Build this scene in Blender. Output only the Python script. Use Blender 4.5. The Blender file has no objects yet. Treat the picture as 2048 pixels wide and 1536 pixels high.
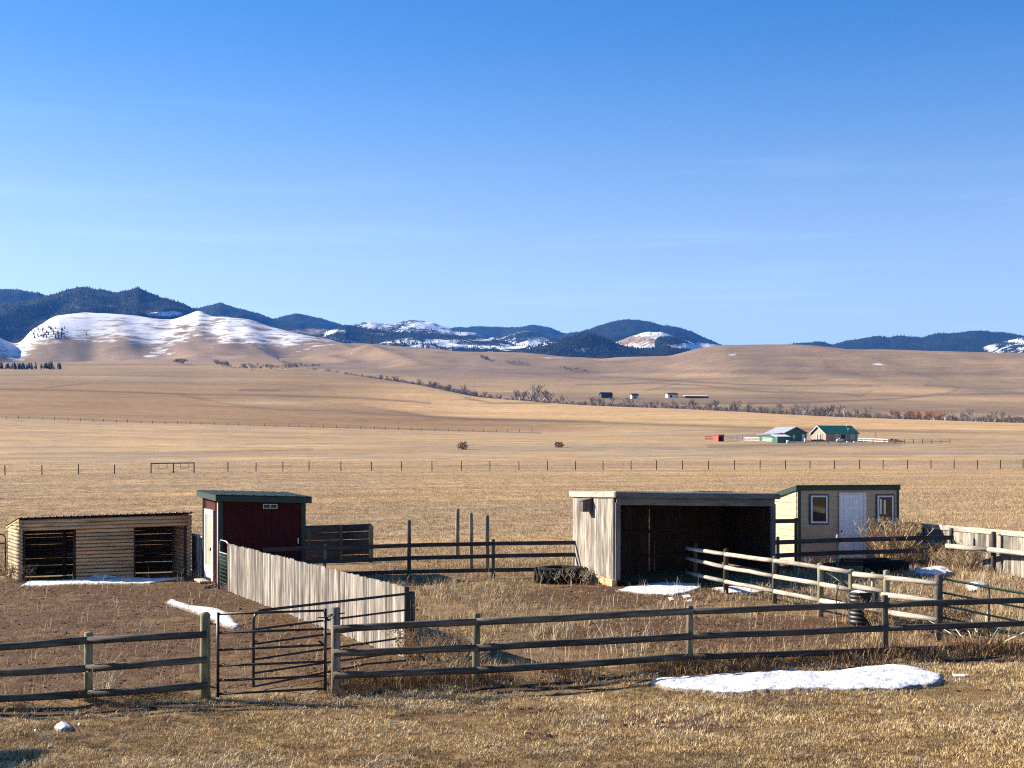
import bpy, bmesh, math, random
import numpy as np
from mathutils import Vector, Matrix

random.seed(11)
rng = np.random.default_rng(5)
SC = bpy.context.scene
COL = SC.collection

# ------------------------------------------------------------------ camera, sky, sun, exposure
F, CX, HY, EYE = 2700.0, 1024.0, 890.0, 4.32      # focal length in photo pixels, principal column, eye-level row, eye height
cam_d = bpy.data.cameras.new('camera')
cam_d.sensor_fit = 'HORIZONTAL'
cam_d.sensor_width = 36.0
cam_d.lens = 36.0 * F / 2048.0
cam_d.shift_y = (HY - 768.0) / 2048.0
cam_d.clip_start = 0.1
cam_d.clip_end = 60000.0
cam = bpy.data.objects.new('camera', cam_d)
cam.location = (0, 0, EYE)
cam.rotation_euler = (math.radians(90), 0, 0)
COL.objects.link(cam)
SC.camera = cam

SUN = Vector((-2.0, 0.72, 1.0)).normalized()       # towards the sun
sun_el = math.asin(SUN.z)
sun_az = math.atan2(SUN.x, SUN.y)                  # clockwise from +Y
world = bpy.data.worlds.new('World')
SC.world = world
world.use_nodes = True
wn = world.node_tree
for n in list(wn.nodes):
    wn.nodes.remove(n)
w_out = wn.nodes.new('ShaderNodeOutputWorld')
w_bg = wn.nodes.new('ShaderNodeBackground')
w_sky = wn.nodes.new('ShaderNodeTexSky')
w_sky.sky_type = 'NISHITA'
w_sky.sun_disc = False
w_sky.sun_elevation = sun_el
w_sky.sun_rotation = sun_az
w_sky.altitude = 1500
w_sky.air_density = 1.0
w_sky.dust_density = 0.9
w_sky.ozone_density = 3.0
w_hs = wn.nodes.new('ShaderNodeHueSaturation')
w_sz = wn.nodes.new('ShaderNodeSeparateXYZ'); w_tz = wn.nodes.new('ShaderNodeTexCoord'); w_ms = wn.nodes.new('ShaderNodeMapRange')     # hazier, paler air low down
for k_, v_ in (('From Min', 0.07), ('From Max', 0.32), ('To Min', 0.86), ('To Max', 1.31)): w_ms.inputs[k_].default_value = v_
w_ms.interpolation_type = 'SMOOTHSTEP'
wn.links.new(w_tz.outputs['Generated'], w_sz.inputs[0]); wn.links.new(w_sz.outputs['Z'], w_ms.inputs['Value']); wn.links.new(w_ms.outputs['Result'], w_hs.inputs['Saturation'])
w_hs.inputs['Value'].default_value = 1.0
w_hs.inputs['Hue'].default_value = 0.506
# thin cirrus streaks low in the sky
w_tc = wn.nodes.new('ShaderNodeTexCoord')
w_map = wn.nodes.new('ShaderNodeMapping')
w_map.inputs['Rotation'].default_value = (0, math.radians(-5), 0)
w_map.inputs['Scale'].default_value = (2.2, 2.2, 34.0)
w_no = wn.nodes.new('ShaderNodeTexNoise')
w_no.inputs['Scale'].default_value = 1.6
w_no.inputs['Detail'].default_value = 5.0
w_no.inputs['Roughness'].default_value = 0.55
w_rp = wn.nodes.new('ShaderNodeValToRGB')
w_rp.color_ramp.elements[0].position = 0.56
w_rp.color_ramp.elements[1].position = 0.85
w_rp.color_ramp.elements[0].color = (0, 0, 0, 1)
w_rp.color_ramp.elements[1].color = (0.13, 0.13, 0.13, 1)
w_sep = wn.nodes.new('ShaderNodeSeparateXYZ')
w_mr = wn.nodes.new('ShaderNodeMapRange')
w_mr.inputs['From Min'].default_value = 0.30
w_mr.inputs['From Max'].default_value = 0.12
w_mr.inputs['To Min'].default_value = 0.0
w_mr.inputs['To Max'].default_value = 1.0
w_mul = wn.nodes.new('ShaderNodeMath')
w_mul.operation = 'MULTIPLY'
w_mix = wn.nodes.new('ShaderNodeMix')
w_mix.data_type = 'RGBA'
w_mix.inputs[7].default_value = (7.0, 8.4, 9.6, 1)
L = wn.links.new
L(w_tc.outputs['Generated'], w_map.inputs['Vector'])
L(w_map.outputs['Vector'], w_no.inputs['Vector'])
L(w_no.outputs['Fac'], w_rp.inputs['Fac'])
L(w_tc.outputs['Generated'], w_sep.inputs['Vector'])
L(w_sep.outputs['Z'], w_mr.inputs['Value'])
L(w_rp.outputs['Color'], w_mul.inputs[0])
L(w_mr.outputs['Result'], w_mul.inputs[1])
L(w_sky.outputs['Color'], w_hs.inputs['Color'])
L(w_hs.outputs['Color'], w_mix.inputs[6])
L(w_mul.outputs['Value'], w_mix.inputs[0])
L(w_mix.outputs[2], w_bg.inputs['Color'])
w_bg.inputs['Strength'].default_value = 0.066
L(w_bg.outputs['Background'], w_out.inputs['Surface'])

sun_d = bpy.data.lights.new('sun', 'SUN')
sun_d.energy = 5.0
sun_d.angle = math.radians(0.53)
sun_d.color = (1.0, 0.89, 0.73)
sun_o = bpy.data.objects.new('sun', sun_d)
sun_o.rotation_euler = (-SUN).to_track_quat('-Z', 'Y').to_euler()
sun_o.location = (-40, 20, 60)
COL.objects.link(sun_o)

SC.view_settings.view_transform = 'Standard'
SC.view_settings.look = 'None'
SC.view_settings.gamma = 1.0
SC.view_settings.exposure = 1.5
SC.render.engine = 'CYCLES'
SC.cycles.max_bounces = 5
SC.cycles.diffuse_bounces = 1
SC.cycles.glossy_bounces = 2
SC.cycles.transmission_bounces = 2
SC.cycles.volume_bounces = 0
SC.cycles.transparent_max_bounces = 4
SC.cycles.use_denoising = False
SC.cycles.pixel_filter_type = 'BLACKMAN_HARRIS'
SC.cycles.filter_width = 1.15
SC.cycles.caustics_reflective = False
SC.cycles.caustics_refractive = False

# ------------------------------------------------------------------ numpy noise
_tab = np.random.default_rng(77).random((256, 256))
def vnoise(x, y, seed=0):
    x = np.asarray(x, float) + seed * 17.31
    y = np.asarray(y, float) + seed * 7.77
    xi = np.floor(x).astype(int); yi = np.floor(y).astype(int)
    fx = x - xi; fy = y - yi
    fx = fx * fx * (3 - 2 * fx); fy = fy * fy * (3 - 2 * fy)
    a = _tab[xi % 256, yi % 256]; b = _tab[(xi + 1) % 256, yi % 256]
    c = _tab[xi % 256, (yi + 1) % 256]; d = _tab[(xi + 1) % 256, (yi + 1) % 256]
    return (a * (1 - fx) + b * fx) * (1 - fy) + (c * (1 - fx) + d * fx) * fy
def fbm(x, y, oct=4, seed=0, gain=0.5):
    v = 0; a = 1.0; t = 0
    for o in range(oct):
        v = v + a * vnoise(np.asarray(x) * 2 ** o, np.asarray(y) * 2 ** o, seed + o)
        t += a; a *= gain
    return v / t          # 0..1
def sstep(a, b, x):
    t = np.clip((np.asarray(x, float) - a) / (b - a), 0, 1)
    return t * t * (3 - 2 * t)
_cv = {}
def curve(px, pts, sig=22.0):
    """smooth curve through control points along the photo columns"""
    k = (id(pts), sig)
    if k not in _cv:
        p = np.array(pts, float); g = np.arange(-1000, 3001, 2.0)
        v = np.interp(g, p[:, 0], p[:, 1])
        m = int(4 * sig / 2); kx = np.arange(-m, m + 1) * 2.0; ker = np.exp(-0.5 * (kx / sig) ** 2); ker /= ker.sum()
        v = np.convolve(np.pad(v, m, mode='edge'), ker, 'valid')
        _cv[k] = (pts, g, v)
    return np.interp(px, _cv[k][1], _cv[k][2])

# ------------------------------------------------------------------ the lie of the land
YC = [(-900, 2500), (400, 2300), (560, 1950), (700, 1650), (850, 1350), (950, 1150), (1100, 1000), (1200, 950), (1500, 900), (1800, 850), (2048, 820), (2900, 800)]
Y8 = [(-900, 3200), (0, 3300), (45, 3500), (110, 3500), (400, 3700), (690, 3300), (900, 3000), (1200, 2900), (1340, 2700), (1450, 2500), (1700, 2400), (2048, 2300), (2900, 2200)]
R8 = [(-900, 650), (-300, 660), (0, 674), (30, 688), (45, 682), (60, 660), (110, 629), (170, 622), (240, 627), (300, 637), (345, 642), (380, 630), (398, 621), (425, 635), (460, 641), (500, 645), (540, 658), (580, 666), (620, 675), (690, 690), (750, 693), (900, 706), (1060, 712), (1200, 721), (1340, 715), (1400, 699), (1450, 693), (1550, 696), (1700, 700), (2048, 708), (2900, 700)]
R4 = [(-900, 745), (0, 742), (300, 739), (560, 741), (700, 757), (850, 777), (950, 797), (1100, 808), (1200, 814), (1350, 819), (1500, 826), (1700, 836), (2048, 846), (2900, 850)]
R3 = [(-900, 830), (0, 834), (300, 844), (600, 853), (900, 861), (1200, 862), (1500, 858), (1800, 856), (2048, 858), (2900, 860)]
R1 = [(-900, 949), (0, 948), (600, 943), (2048, 942), (2900, 942)]
R7 = [(-900, 722), (0, 722), (200, 720), (400, 708), (690, 722), (900, 741), (1200, 757), (1500, 757), (1800, 765), (2048, 772), (2900, 775)]

def terrain(X, Y):
    X = np.asarray(X, float); Y = np.asarray(Y, float)
    X, Y = np.broadcast_arrays(X, Y)
    sh = X.shape; X = X.ravel(); Y = Y.ravel()
    px = CX + F * X / np.maximum(Y, 18.0)
    n = X.size
    def zr(row, Yk):
        return (HY - row) / F * Yk
    one = np.ones(n)
    yc = curve(px, YC); y8 = curve(px, Y8); r4 = curve(px, R4); r8 = curve(px, R8, 6.0)
    right = sstep(650, 1000, px)
    K = []
    K.append((-200 * one, -5.04 * one))
    K.append((0 * one, -4.32 * one))
    K.append((100 * one, -3.96 * one))
    K.append((190 * one, zr(curve(px, R1), 190)))
    K.append((390 * one, zr(883, 390) * one))
    K.append((560 * one, zr(curve(px, R3), 560)))
    z4 = zr(r4, yc - 70)
    K.append((yc - 70, z4))
    K.append((yc, z4 - 1.2 * right - 0.3))
    K.append((yc + 150, zr(r4 - 9, yc + 150)))
    y7 = (yc + 150) + (y8 - yc - 150) * 0.5
    K.append((y7, zr(curve(px, R7), y7)))
    z8 = zr(r8, y8)
    K.append((y8, z8))
    K.append((y8 * 1.10, z8 - 20))
    K.append((y8 * 1.6, z8 - 180))
    YK = np.array([k[0] for k in K]); ZK = np.array([k[1] for k in K])
    h = np.diff(YK, axis=0); d = np.diff(ZK, axis=0) / h
    m = np.zeros_like(ZK)
    for i in range(1, len(K) - 1):
        w1 = 2 * h[i] + h[i - 1]; w2 = h[i] + 2 * h[i - 1]
        ok = d[i - 1] * d[i] > 0
        with np.errstate(divide='ignore', invalid='ignore'):
            hm = (w1 + w2) / (w1 / d[i - 1] + w2 / d[i])
        m[i] = np.where(ok, hm, 0)
    m[0] = d[0]; m[1] = d[1]; m[-1] = d[-1]
    z = ZK[0].copy()
    for i in range(len(K) - 1):
        s = (Y >= YK[i]) & (Y <= YK[i + 1]) if i < len(K) - 2 else (Y >= YK[i])
        t = np.clip((Y - YK[i]) / h[i], 0, 1)
        zz = (2*t**3-3*t**2+1)*ZK[i] + (t**3-2*t**2+t)*h[i]*m[i] + (-2*t**3+3*t**2)*ZK[i+1] + (t**3-t**2)*h[i]*m[i+1]
        z = np.where(s, zz, z)
    fy_ = np.interp(X, [-40, -7.2, 7.0, 40], [20.4, 23.1, 25.3, 29])
    z = z + 0.14 * np.exp(-((Y - fy_ - 0.15) / 0.30) ** 2) * (1 - sstep(-5.5, -5.0, X) * sstep(-3.0, -3.5, X))
    b = 0.03 * (1 - sstep(48, 180, Y))
    z = z + b * np.clip(X, -30, 30)
    # swells and gullies
    far = sstep(60, 500, Y)
    z = z + far * (fbm(X / 90, Y / 160, 3, 3) - 0.5) * 0.0016 * np.minimum(Y, 900)
    hill = sstep(0.1, 0.8, (Y - yc) / np.maximum(y8 - yc, 1)) * (1 - 0.75 * sstep(0.85, 1.0, Y / y8))
    z = z + hill * (fbm(X / 260, Y / 420, 4, 9) - 0.5) * 48 * (0.55 + 0.8 * (1 - right))
    rid = 1 - np.abs(2 * fbm(X / 170 + 0.35 * Y / 170, Y / 900, 3, 21) - 1)
    z = z + hill * (rid - 0.75) * 28 * (0.5 + 0.7 * (1 - right))
    return z.reshape(sh)

def H(x, y):
    return float(terrain(np.array([x]), np.array([y]))[0]) + EYE
def P(px, py, Y):
    return Vector(((px - CX) / F * Y, Y, EYE + (HY - py) / F * Y))
def GP(px, py, lo=12.0, hi=140.0):
    """where the sight line through a photo pixel meets the ground"""
    k = (px - CX) / F
    ys = np.geomspace(lo, hi, 900)
    g = terrain(k * ys, ys) - (HY - py) / F * ys
    i = int(np.argmax(g > 0)) if (g > 0).any() else len(ys) - 1
    if i > 0:
        a, b_ = g[i - 1], g[i]
        t = a / (a - b_) if a != b_ else 0
        Y = ys[i - 1] + (ys[i] - ys[i - 1]) * t
    else:
        Y = ys[0]
    return Vector((k * Y, Y, H(k * Y, Y)))
def G(px, Y):
    x = (px - CX) / F * Y
    return Vector((x, Y, H(x, Y)))

# ------------------------------------------------------------------ materials
def nt(mat):
    mat.use_nodes = True
    t = mat.node_tree
    for n in list(t.nodes):
        t.nodes.remove(n)
    o = t.nodes.new('ShaderNodeOutputMaterial')
    b = t.nodes.new('ShaderNodeBsdfPrincipled')
    t.links.new(b.outputs[0], o.inputs['Surface'])
    return t, b
def mixrgb(t, a, b, f, mode='MIX'):
    m = t.nodes.new('ShaderNodeMix'); m.data_type = 'RGBA'; m.blend_type = mode
    for i, v in ((6, a), (7, b), (0, f)):
        if hasattr(v, 'links'): t.links.new(v, m.inputs[i])
        else: m.inputs[i].default_value = v if i == 0 else (*v, 1)
    return m.outputs[2]
def noise(t, vec, scale, detail=3, rough=0.55):
    n = t.nodes.new('ShaderNodeTexNoise')
    n.inputs['Scale'].default_value = scale; n.inputs['Detail'].default_value = detail; n.inputs['Roughness'].default_value = rough
    if vec is not None: t.links.new(vec, n.inputs['Vector'])
    return n.outputs['Fac']
def ramp(t, fac, stops):
    r = t.nodes.new('ShaderNodeValToRGB')
    e = r.color_ramp.elements
    while len(e) < len(stops): e.new(0.5)
    for i, (p, c) in enumerate(stops):
        e[i].position = p; e[i].color = (*c, 1) if len(c) == 3 else c
    t.links.new(fac, r.inputs['Fac'])
    return r.outputs['Color']
def math_n(t, op, a, b=None, clamp=False):
    m = t.nodes.new('ShaderNodeMath'); m.operation = op; m.use_clamp = clamp
    for i, v in enumerate((a, b)):
        if v is None: continue
        if hasattr(v, 'links'): t.links.new(v, m.inputs[i])
        else: m.inputs[i].default_value = v
    return m.outputs[0]
def bump(t, b, h, strength=0.4, dist=0.02):
    n = t.nodes.new('ShaderNodeBump')
    n.inputs['Strength'].default_value = strength; n.inputs['Distance'].default_value = dist
    t.links.new(h, n.inputs['Height']); t.links.new(n.outputs[0], b.inputs['Normal'])
def ocoord(t, stretch=(1, 1, 1), rand=True):
    c = t.nodes.new('ShaderNodeTexCoord')
    m = t.nodes.new('ShaderNodeMapping')
    m.inputs['Scale'].default_value = stretch
    t.links.new(c.outputs['Object'], m.inputs['Vector'])
    if rand:
        oi = t.nodes.new('ShaderNodeObjectInfo')
        k = math_n(t, 'MULTIPLY', oi.outputs['Random'], 57.0)
        t.links.new(k, m.inputs['Location'])
    return m.outputs['Vector']
MATS = {}
def wood(name, dark, mid, light, rough=0.85, grain=9.0, var=0.35, warm=None, spread=0.26):
    """sawn or peeled timber: grain runs along the piece's own length (local Z)"""
    if name in MATS: return MATS[name]
    m = bpy.data.materials.new(name); t, b = nt(m)
    v = ocoord(t, (1, 1, 0.07)); v2 = ocoord(t, (1, 1, 0.25)); 
    g = noise(t, v, grain * 3.2, 5, 0.65)
    g2 = noise(t, v2, grain * 0.55, 3, 0.6)
    c = ramp(t, g, [(0.30, dark), (0.47, mid), (0.70, light)])
    c2 = ramp(t, g2, [(0.35, (1 - var,) * 3), (0.65, (1, 1, 1))])
    c = mixrgb(t, c, c2, 1.0, 'MULTIPLY')
    oi = t.nodes.new('ShaderNodeObjectInfo')
    r = ramp(t, oi.outputs['Random'], [(0, (1 - spread,) * 3), (0.5, (0.95, 0.93, 0.90)), (1, (1.10, 1.05, 0.98))])
    c = mixrgb(t, c, r, 1.0, 'MULTIPLY')
    if warm:
        g3 = noise(t, v2, grain * 0.25, 2)
        f = ramp(t, g3, [(0.45, (0, 0, 0)), (0.7, (0.8, 0.8, 0.8))])
        c = mixrgb(t, c, warm, f)
    t.links.new(c, b.inputs['Base Color'])
    b.inputs['Roughness'].default_value = rough
    b.inputs['Specular IOR Level'].default_value = 0.2
    bump(t, b, g, 0.5, 0.01)
    MATS[name] = m
    return m
def plain(name, c1, c2=None, rough=0.6, scale=6.0, metallic=0.0, stretch=(1, 1, 1), spec=0.4, bmp=0.15):
    if name in MATS: return MATS[name]
    m = bpy.data.materials.new(name); t, b = nt(m)
    c2 = c2 or tuple(x * 0.75 for x in c1)
    v = ocoord(t, stretch)
    g = noise(t, v, scale, 4, 0.6)
    c = ramp(t, g, [(0.35, c2), (0.62, c1)])
    t.links.new(c, b.inputs['Base Color'])
    b.inputs['Roughness'].default_value = rough
    b.inputs['Metallic'].default_value = metallic
    b.inputs['Specular IOR Level'].default_value = spec
    if bmp: bump(t, b, g, bmp, 0.01)
    MATS[name] = m
    return m

W_GREY = wood('weathered_grey_wood', (0.10, 0.085, 0.07), (0.25, 0.22, 0.19), (0.42, 0.39, 0.34))
W_PLANK = wood('weathered_plank', (0.085, 0.066, 0.052), (0.33, 0.295, 0.262), (0.60, 0.57, 0.53), var=0.6, grain=5.5, spread=0.6)
W_RAIL = wood('aged_rail_wood', (0.035, 0.032, 0.027), (0.10, 0.092, 0.078), (0.21, 0.195, 0.17), var=0.5)
W_GREEN = wood('treated_post_wood', (0.11, 0.11, 0.07), (0.24, 0.23, 0.15), (0.38, 0.36, 0.26))
W_DARK = wood('dark_plank_wood', (0.028, 0.027, 0.027), (0.058, 0.055, 0.053), (0.105, 0.10, 0.095))
W_PEEL = wood('peeled_pole_wood', (0.19, 0.155, 0.115), (0.45, 0.405, 0.345), (0.64, 0.60, 0.53), var=0.4)
W_LOG = wood('log_siding', (0.36, 0.18, 0.08), (0.72, 0.44, 0.235), (0.84, 0.60, 0.37), grain=6, warm=(0.62, 0.33, 0.16))
W_LOGP = wood('pale_log', (0.28, 0.20, 0.11), (0.45, 0.36, 0.23), (0.58, 0.50, 0.36), grain=6)
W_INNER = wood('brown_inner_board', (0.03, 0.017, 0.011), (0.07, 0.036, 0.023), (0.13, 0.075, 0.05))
W_TRIM = wood('grey_trim_board', (0.09, 0.085, 0.085), (0.165, 0.16, 0.16), (0.26, 0.25, 0.245))
BLACKM = plain('black_tube_steel', (0.012, 0.012, 0.013), rough=0.45, spec=0.4)
GREENM = plain('green_tube_steel', (0.075, 0.14, 0.085), (0.05, 0.095, 0.06), rough=0.5)
GALV = plain('galvanised_steel', (0.45, 0.46, 0.47), rough=0.4, metallic=0.7)
GREENTRIM = plain('green_metal_trim', (0.015, 0.046, 0.034), (0.012, 0.036, 0.026), rough=0.45, spec=0.3)
REDM = plain('red_ribbed_metal', (0.068, 0.012, 0.010), (0.05, 0.009, 0.008), rough=0.75, scale=3, spec=0.1)
TAN = plain('tan_lap_siding', (0.50, 0.355, 0.235), (0.43, 0.305, 0.20), rough=0.65, scale=3, stretch=(1, 1, 4))
WHITE = plain('white_paint', (0.74, 0.74, 0.73), (0.64, 0.64, 0.62), rough=0.5, scale=3)
DOORW = plain('white_door_paint', (0.78, 0.79, 0.82), (0.72, 0.73, 0.76), rough=0.45, scale=2, bmp=0.05)
CREAMD = plain('cream_door_paint', (0.40, 0.37, 0.29), (0.33, 0.30, 0.23), rough=0.5, scale=3)
RUBBER = plain('black_rubber', (0.007, 0.007, 0.0075), (0.013, 0.012, 0.011), rough=0.8, scale=9, spec=0.15)
BLACKPL = plain('black_plastic', (0.013, 0.013, 0.014), rough=0.5, spec=0.35)
def glass_mat(name, tint):
    m = bpy.data.materials.new(name); t, b = nt(m)
    b.inputs['Base Color'].default_value = (*tint, 1); b.inputs['Roughness'].default_value = 0.06
    b.inputs['Specular IOR Level'].default_value = 0.9
    MATS[name] = m
    return m
GLASS = glass_mat('dark_window_glass', (0.045, 0.028, 0.014))

def snow_mat():
    m = bpy.data.materials.new('old_snow'); t, b = nt(m)
    v = ocoord(t, (1, 1, 1), False)
    g = noise(t, v, 9, 5, 0.65); g2 = noise(t, v, 55, 3)
    c = ramp(t, g, [(0.25, (0.48, 0.475, 0.47)), (0.42, (0.66, 0.66, 0.67)), (0.6, (0.76, 0.765, 0.78))])
    ed = t.nodes.new('ShaderNodeAttribute'); ed.attribute_name = 'edge'
    k = math_n(t, 'ADD', ed.outputs['Fac'], math_n(t, 'MULTIPLY', math_n(t, 'SUBTRACT', math_n(t, 'ADD', math_n(t, 'MULTIPLY', g, 0.5), math_n(t, 'MULTIPLY', g2, 0.5)), 0.5), 1.6))
    k = math_n(t, 'MULTIPLY', math_n(t, 'SUBTRACT', k, 0.18), 5.0, True)
    c = mixrgb(t, (0.24, 0.18, 0.115), c, k)
    t.links.new(c, b.inputs['Base Color'])
    b.inputs['Roughness'].default_value = 0.55
    b.inputs['Specular IOR Level'].default_value = 0.25
    hh = math_n(t, 'ADD', g, math_n(t, 'MULTIPLY', g2, 0.12))
    bump(t, b, hh, 0.6, 0.08)
    return m
SNOW = snow_mat()

def ground_mat(name):
    m = bpy.data.materials.new(name); t, b = nt(m)
    at = t.nodes.new('ShaderNodeAttribute'); at.attribute_name = 'col'
    sn = t.nodes.new('ShaderNodeAttribute'); sn.attribute_name = 'snow'
    so = t.nodes.new('ShaderNodeAttribute'); so.attribute_name = 'soil'
    c = t.nodes.new('ShaderNodeTexCoord').outputs['Object']
    mp = t.nodes.new('ShaderNodeMapping'); mp.inputs['Scale'].default_value = (1, 2.2, 1); t.links.new(c, mp.inputs['Vector']); w = mp.outputs['Vector']
    n1 = noise(t, w, 0.012, 5, 0.6); n2 = noise(t, w, 0.16, 5, 0.62); n3 = noise(t, c, 1.7, 5, 0.65); n4 = noise(t, c, 22, 4, 0.7)
    col = at.outputs['Color']
    for n, lo, hi in ((n1, 0.84, 1.14), (n2, 0.70, 1.24), (n3, 0.68, 1.25), (n4, 0.46, 1.40)):
        col = mixrgb(t, col, ramp(t, n, [(0.30, (lo, lo * 0.98, lo * 0.96)), (0.70, (hi, hi, hi))]), 1.0, 'MULTIPLY')
    mq = t.nodes.new('ShaderNodeMapping'); mq.inputs['Scale'].default_value = (0.05, 0.45, 0.6); mq.inputs['Rotation'].default_value = (0, 0, 0.03); t.links.new(c, mq.inputs['Vector'])
    n6 = noise(t, mq.outputs['Vector'], 0.35, 5, 0.7)
    col = mixrgb(t, col, ramp(t, n6, [(0.32, (0.80, 0.79, 0.78)), (0.68, (1.16, 1.15, 1.12))]), 1.0, 'MULTIPLY')
    # bare soil showing through, in clods
    sf = math_n(t, 'ADD', so.outputs['Fac'], math_n(t, 'MULTIPLY', math_n(t, 'SUBTRACT', math_n(t, 'ADD', math_n(t, 'MULTIPLY', n3, 0.6), math_n(t, 'MULTIPLY', n4, 0.4)), 0.5), 2.6))
    sf = math_n(t, 'MULTIPLY', math_n(t, 'SUBTRACT', sf, 0.35), 3.0, True)
    soil = ramp(t, n4, [(0.3, (0.04, 0.020, 0.010)), (0.5, (0.092, 0.048, 0.025)), (0.75, (0.17, 0.10, 0.058))])
    col = mixrgb(t, col, soil, sf)
    # lying snow: broken by wind and slope
    ms = t.nodes.new('ShaderNodeMapping'); ms.inputs['Scale'].default_value = (0.55, 0.6, 4.0); ms.inputs['Rotation'].default_value = (0, 0.05, 0); t.links.new(c, ms.inputs['Vector']); g = noise(t, c, 0.011, 5, 0.68); g5 = noise(t, ms.outputs['Vector'], 0.034, 6, 0.7)
    k = math_n(t, 'ADD', sn.outputs['Fac'], math_n(t, 'MULTIPLY', math_n(t, 'SUBTRACT', math_n(t, 'ADD', math_n(t, 'MULTIPLY', g, 0.25), math_n(t, 'MULTIPLY', g5, 0.75)), 0.5), 5.2))
    k = math_n(t, 'MULTIPLY', math_n(t, 'SUBTRACT', k, 0.30), 1.7, True)
    col = mixrgb(t, col, (0.70, 0.71, 0.74), k)
    t.links.new(col, b.inputs['Base Color'])
    b.inputs['Roughness'].default_value = 0.95
    b.inputs['Specular IOR Level'].default_value = 0.1
    hh = math_n(t, 'ADD', math_n(t, 'MULTIPLY', n3, 1.0), math_n(t, 'MULTIPLY', n4, 0.5))
    bump(t, b, hh, 0.6, 0.10)
    return m
GROUND = ground_mat('dry_ground')

# ------------------------------------------------------------------ object helpers
WM = {}          # world matrices, by object
def _link(o, world_m, parent):
    COL.objects.link(o)
    WM[o] = world_m
    if parent is not None:
        o.parent = parent
        o.matrix_parent_inverse = WM[parent].inverted()
    o.matrix_basis = world_m
    return o
def tag(o, label=None, cat=None, group=None, kind=None):
    for k, v in (('label', label), ('category', cat), ('group', group), ('kind', kind)):
        if v: o[k] = v
    return o
def thing(name, label, cat, loc, group=None):
    o = bpy.data.objects.new(name, None)
    o.empty_display_size = 0.2
    _link(o, Matrix.Translation(Vector(loc)), None)
    return tag(o, label, cat, group)
def mesh(name, verts, faces, mat, smooth=False):
    me = bpy.data.meshes.new(name)
    me.from_pydata([tuple(v) for v in verts], [], faces)
    if mat: me.materials.append(mat)
    if smooth:
        me.polygons.foreach_set('use_smooth', [True] * len(me.polygons))
    me.update()
    return me
def obj(name, me, parent, wm):
    return _link(bpy.data.objects.new(name, me), wm, parent)
def wobj(name, verts, faces, mat, parent, smooth=False):
    """mesh given in world coordinates, origin at the first vertex"""
    o0 = Vector(verts[0])
    return obj(name, mesh(name, [Vector(v) - o0 for v in verts], faces, mat, smooth), parent, Matrix.Translation(o0))
_cache = {}
def _boxmesh(w, t, L, mat, var):
    k = ('b', round(w, 3), round(t, 3), round(L, 2), mat.name, var)
    if k not in _cache:
        r = random.Random(hash(k[1:4]) + var)
        j = lambda a: a * (1 + r.uniform(-0.03, 0.03))
        e = min(w, t) * 0.12
        v = []; nseg = 3 if L > 1.0 else 1
        for i in range(nseg + 1):
            z = L * i / nseg; bx = r.uniform(-1, 1) * 0.004 * L if 0 < i < nseg else 0
            for sx, sy in ((-1, -1), (1, -1), (1, 1), (-1, 1)):
                v.append((sx * j(w) / 2 + bx * 0.5, sy * j(t) / 2 + bx * 0.3, z + (r.uniform(-e, e) if i in (0, nseg) else 0)))
        f = [(3, 2, 1, 0), (4 * nseg, 4 * nseg + 1, 4 * nseg + 2, 4 * nseg + 3)]
        for i in range(nseg):
            a = 4 * i
            for q in range(4):
                f.append((a + q, a + (q + 1) % 4, a + 4 + (q + 1) % 4, a + 4 + q))
        _cache[k] = mesh('piece', v, f, mat)
    return _cache[k]
def _roundmesh(r0, r1, L, mat, var, n=10, crook=0.5, dome=0.0):
    k = ('r', round(r0, 3), round(r1, 3), round(L, 2), mat.name, var, n, crook, dome)
    if k not in _cache:
        r = random.Random(int(r0 * 1e4) + int(L * 1e3) + var)
        v = []; f = []; m = max(2, int(L / 0.7) + 1)
        rings = [(i / (m - 1) * L, r0 + (r1 - r0) * i / (m - 1)) for i in range(m)]
        if dome: rings = rings[:-1] + [(L - dome, r1), (L - dome * 0.35, r1 * 0.8), (L, r1 * 0.4)]
        m = len(rings)
        for i, (z, rr) in enumerate(rings):
            cx = r.uniform(-1, 1) * 0.06 * r0 * crook * 3 if 0 < i < m - 1 else 0
            cy = r.uniform(-1, 1) * 0.06 * r0 * crook * 3 if 0 < i < m - 1 else 0
            for q in range(n):
                a = 2 * math.pi * q / n
                q_ = rr * (1 + r.uniform(-0.04, 0.04) * crook)
                v.append((cx + q_ * math.cos(a), cy + q_ * math.sin(a), z))
        for i in range(m - 1):
            for q in range(n):
                f.append((i * n + q, i * n + (q + 1) % n, (i + 1) * n + (q + 1) % n, (i + 1) * n + q))
        f.append(tuple(range(n - 1, -1, -1))); f.append(tuple((m - 1) * n + q for q in range(n)))
        me = mesh('piece', v, f, mat)
        sm = [True] * (len(f) - 2) + [False, False]
        me.polygons.foreach_set('use_smooth', sm)
        _cache[k] = me
    return _cache[k]
def frame(A, B, side=None):
    A = Vector(A); B = Vector(B); z = (B - A).normalized()
    if side is None:
        side = Vector((0, 0, 1)) if abs(z.z) < 0.8 else Vector((1, 0, 0))
    side = Vector(side)
    x = (side - z * side.dot(z)).normalized()
    y = z.cross(x)
    m = Matrix((x, y, z)).transposed().to_4x4()
    m.translation = A
    return m
def plank(name, A, B, w, t, mat, parent, side=None):
    """board from A to B, width w along `side`, thickness t across"""
    A = Vector(A); B = Vector(B)
    return obj(name, _boxmesh(w, t, (B - A).length, mat, random.randrange(4)), parent, frame(A, B, side))
def pole(name, A, B, r, mat, parent, r1=None, n=10, crook=0.5, dome=0.0):
    A = Vector(A); B = Vector(B)
    return obj(name, _roundmesh(r, r if r1 is None else r1, (B - A).length, mat, random.randrange(4), n, crook, dome), parent, frame(A, B))
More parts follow.
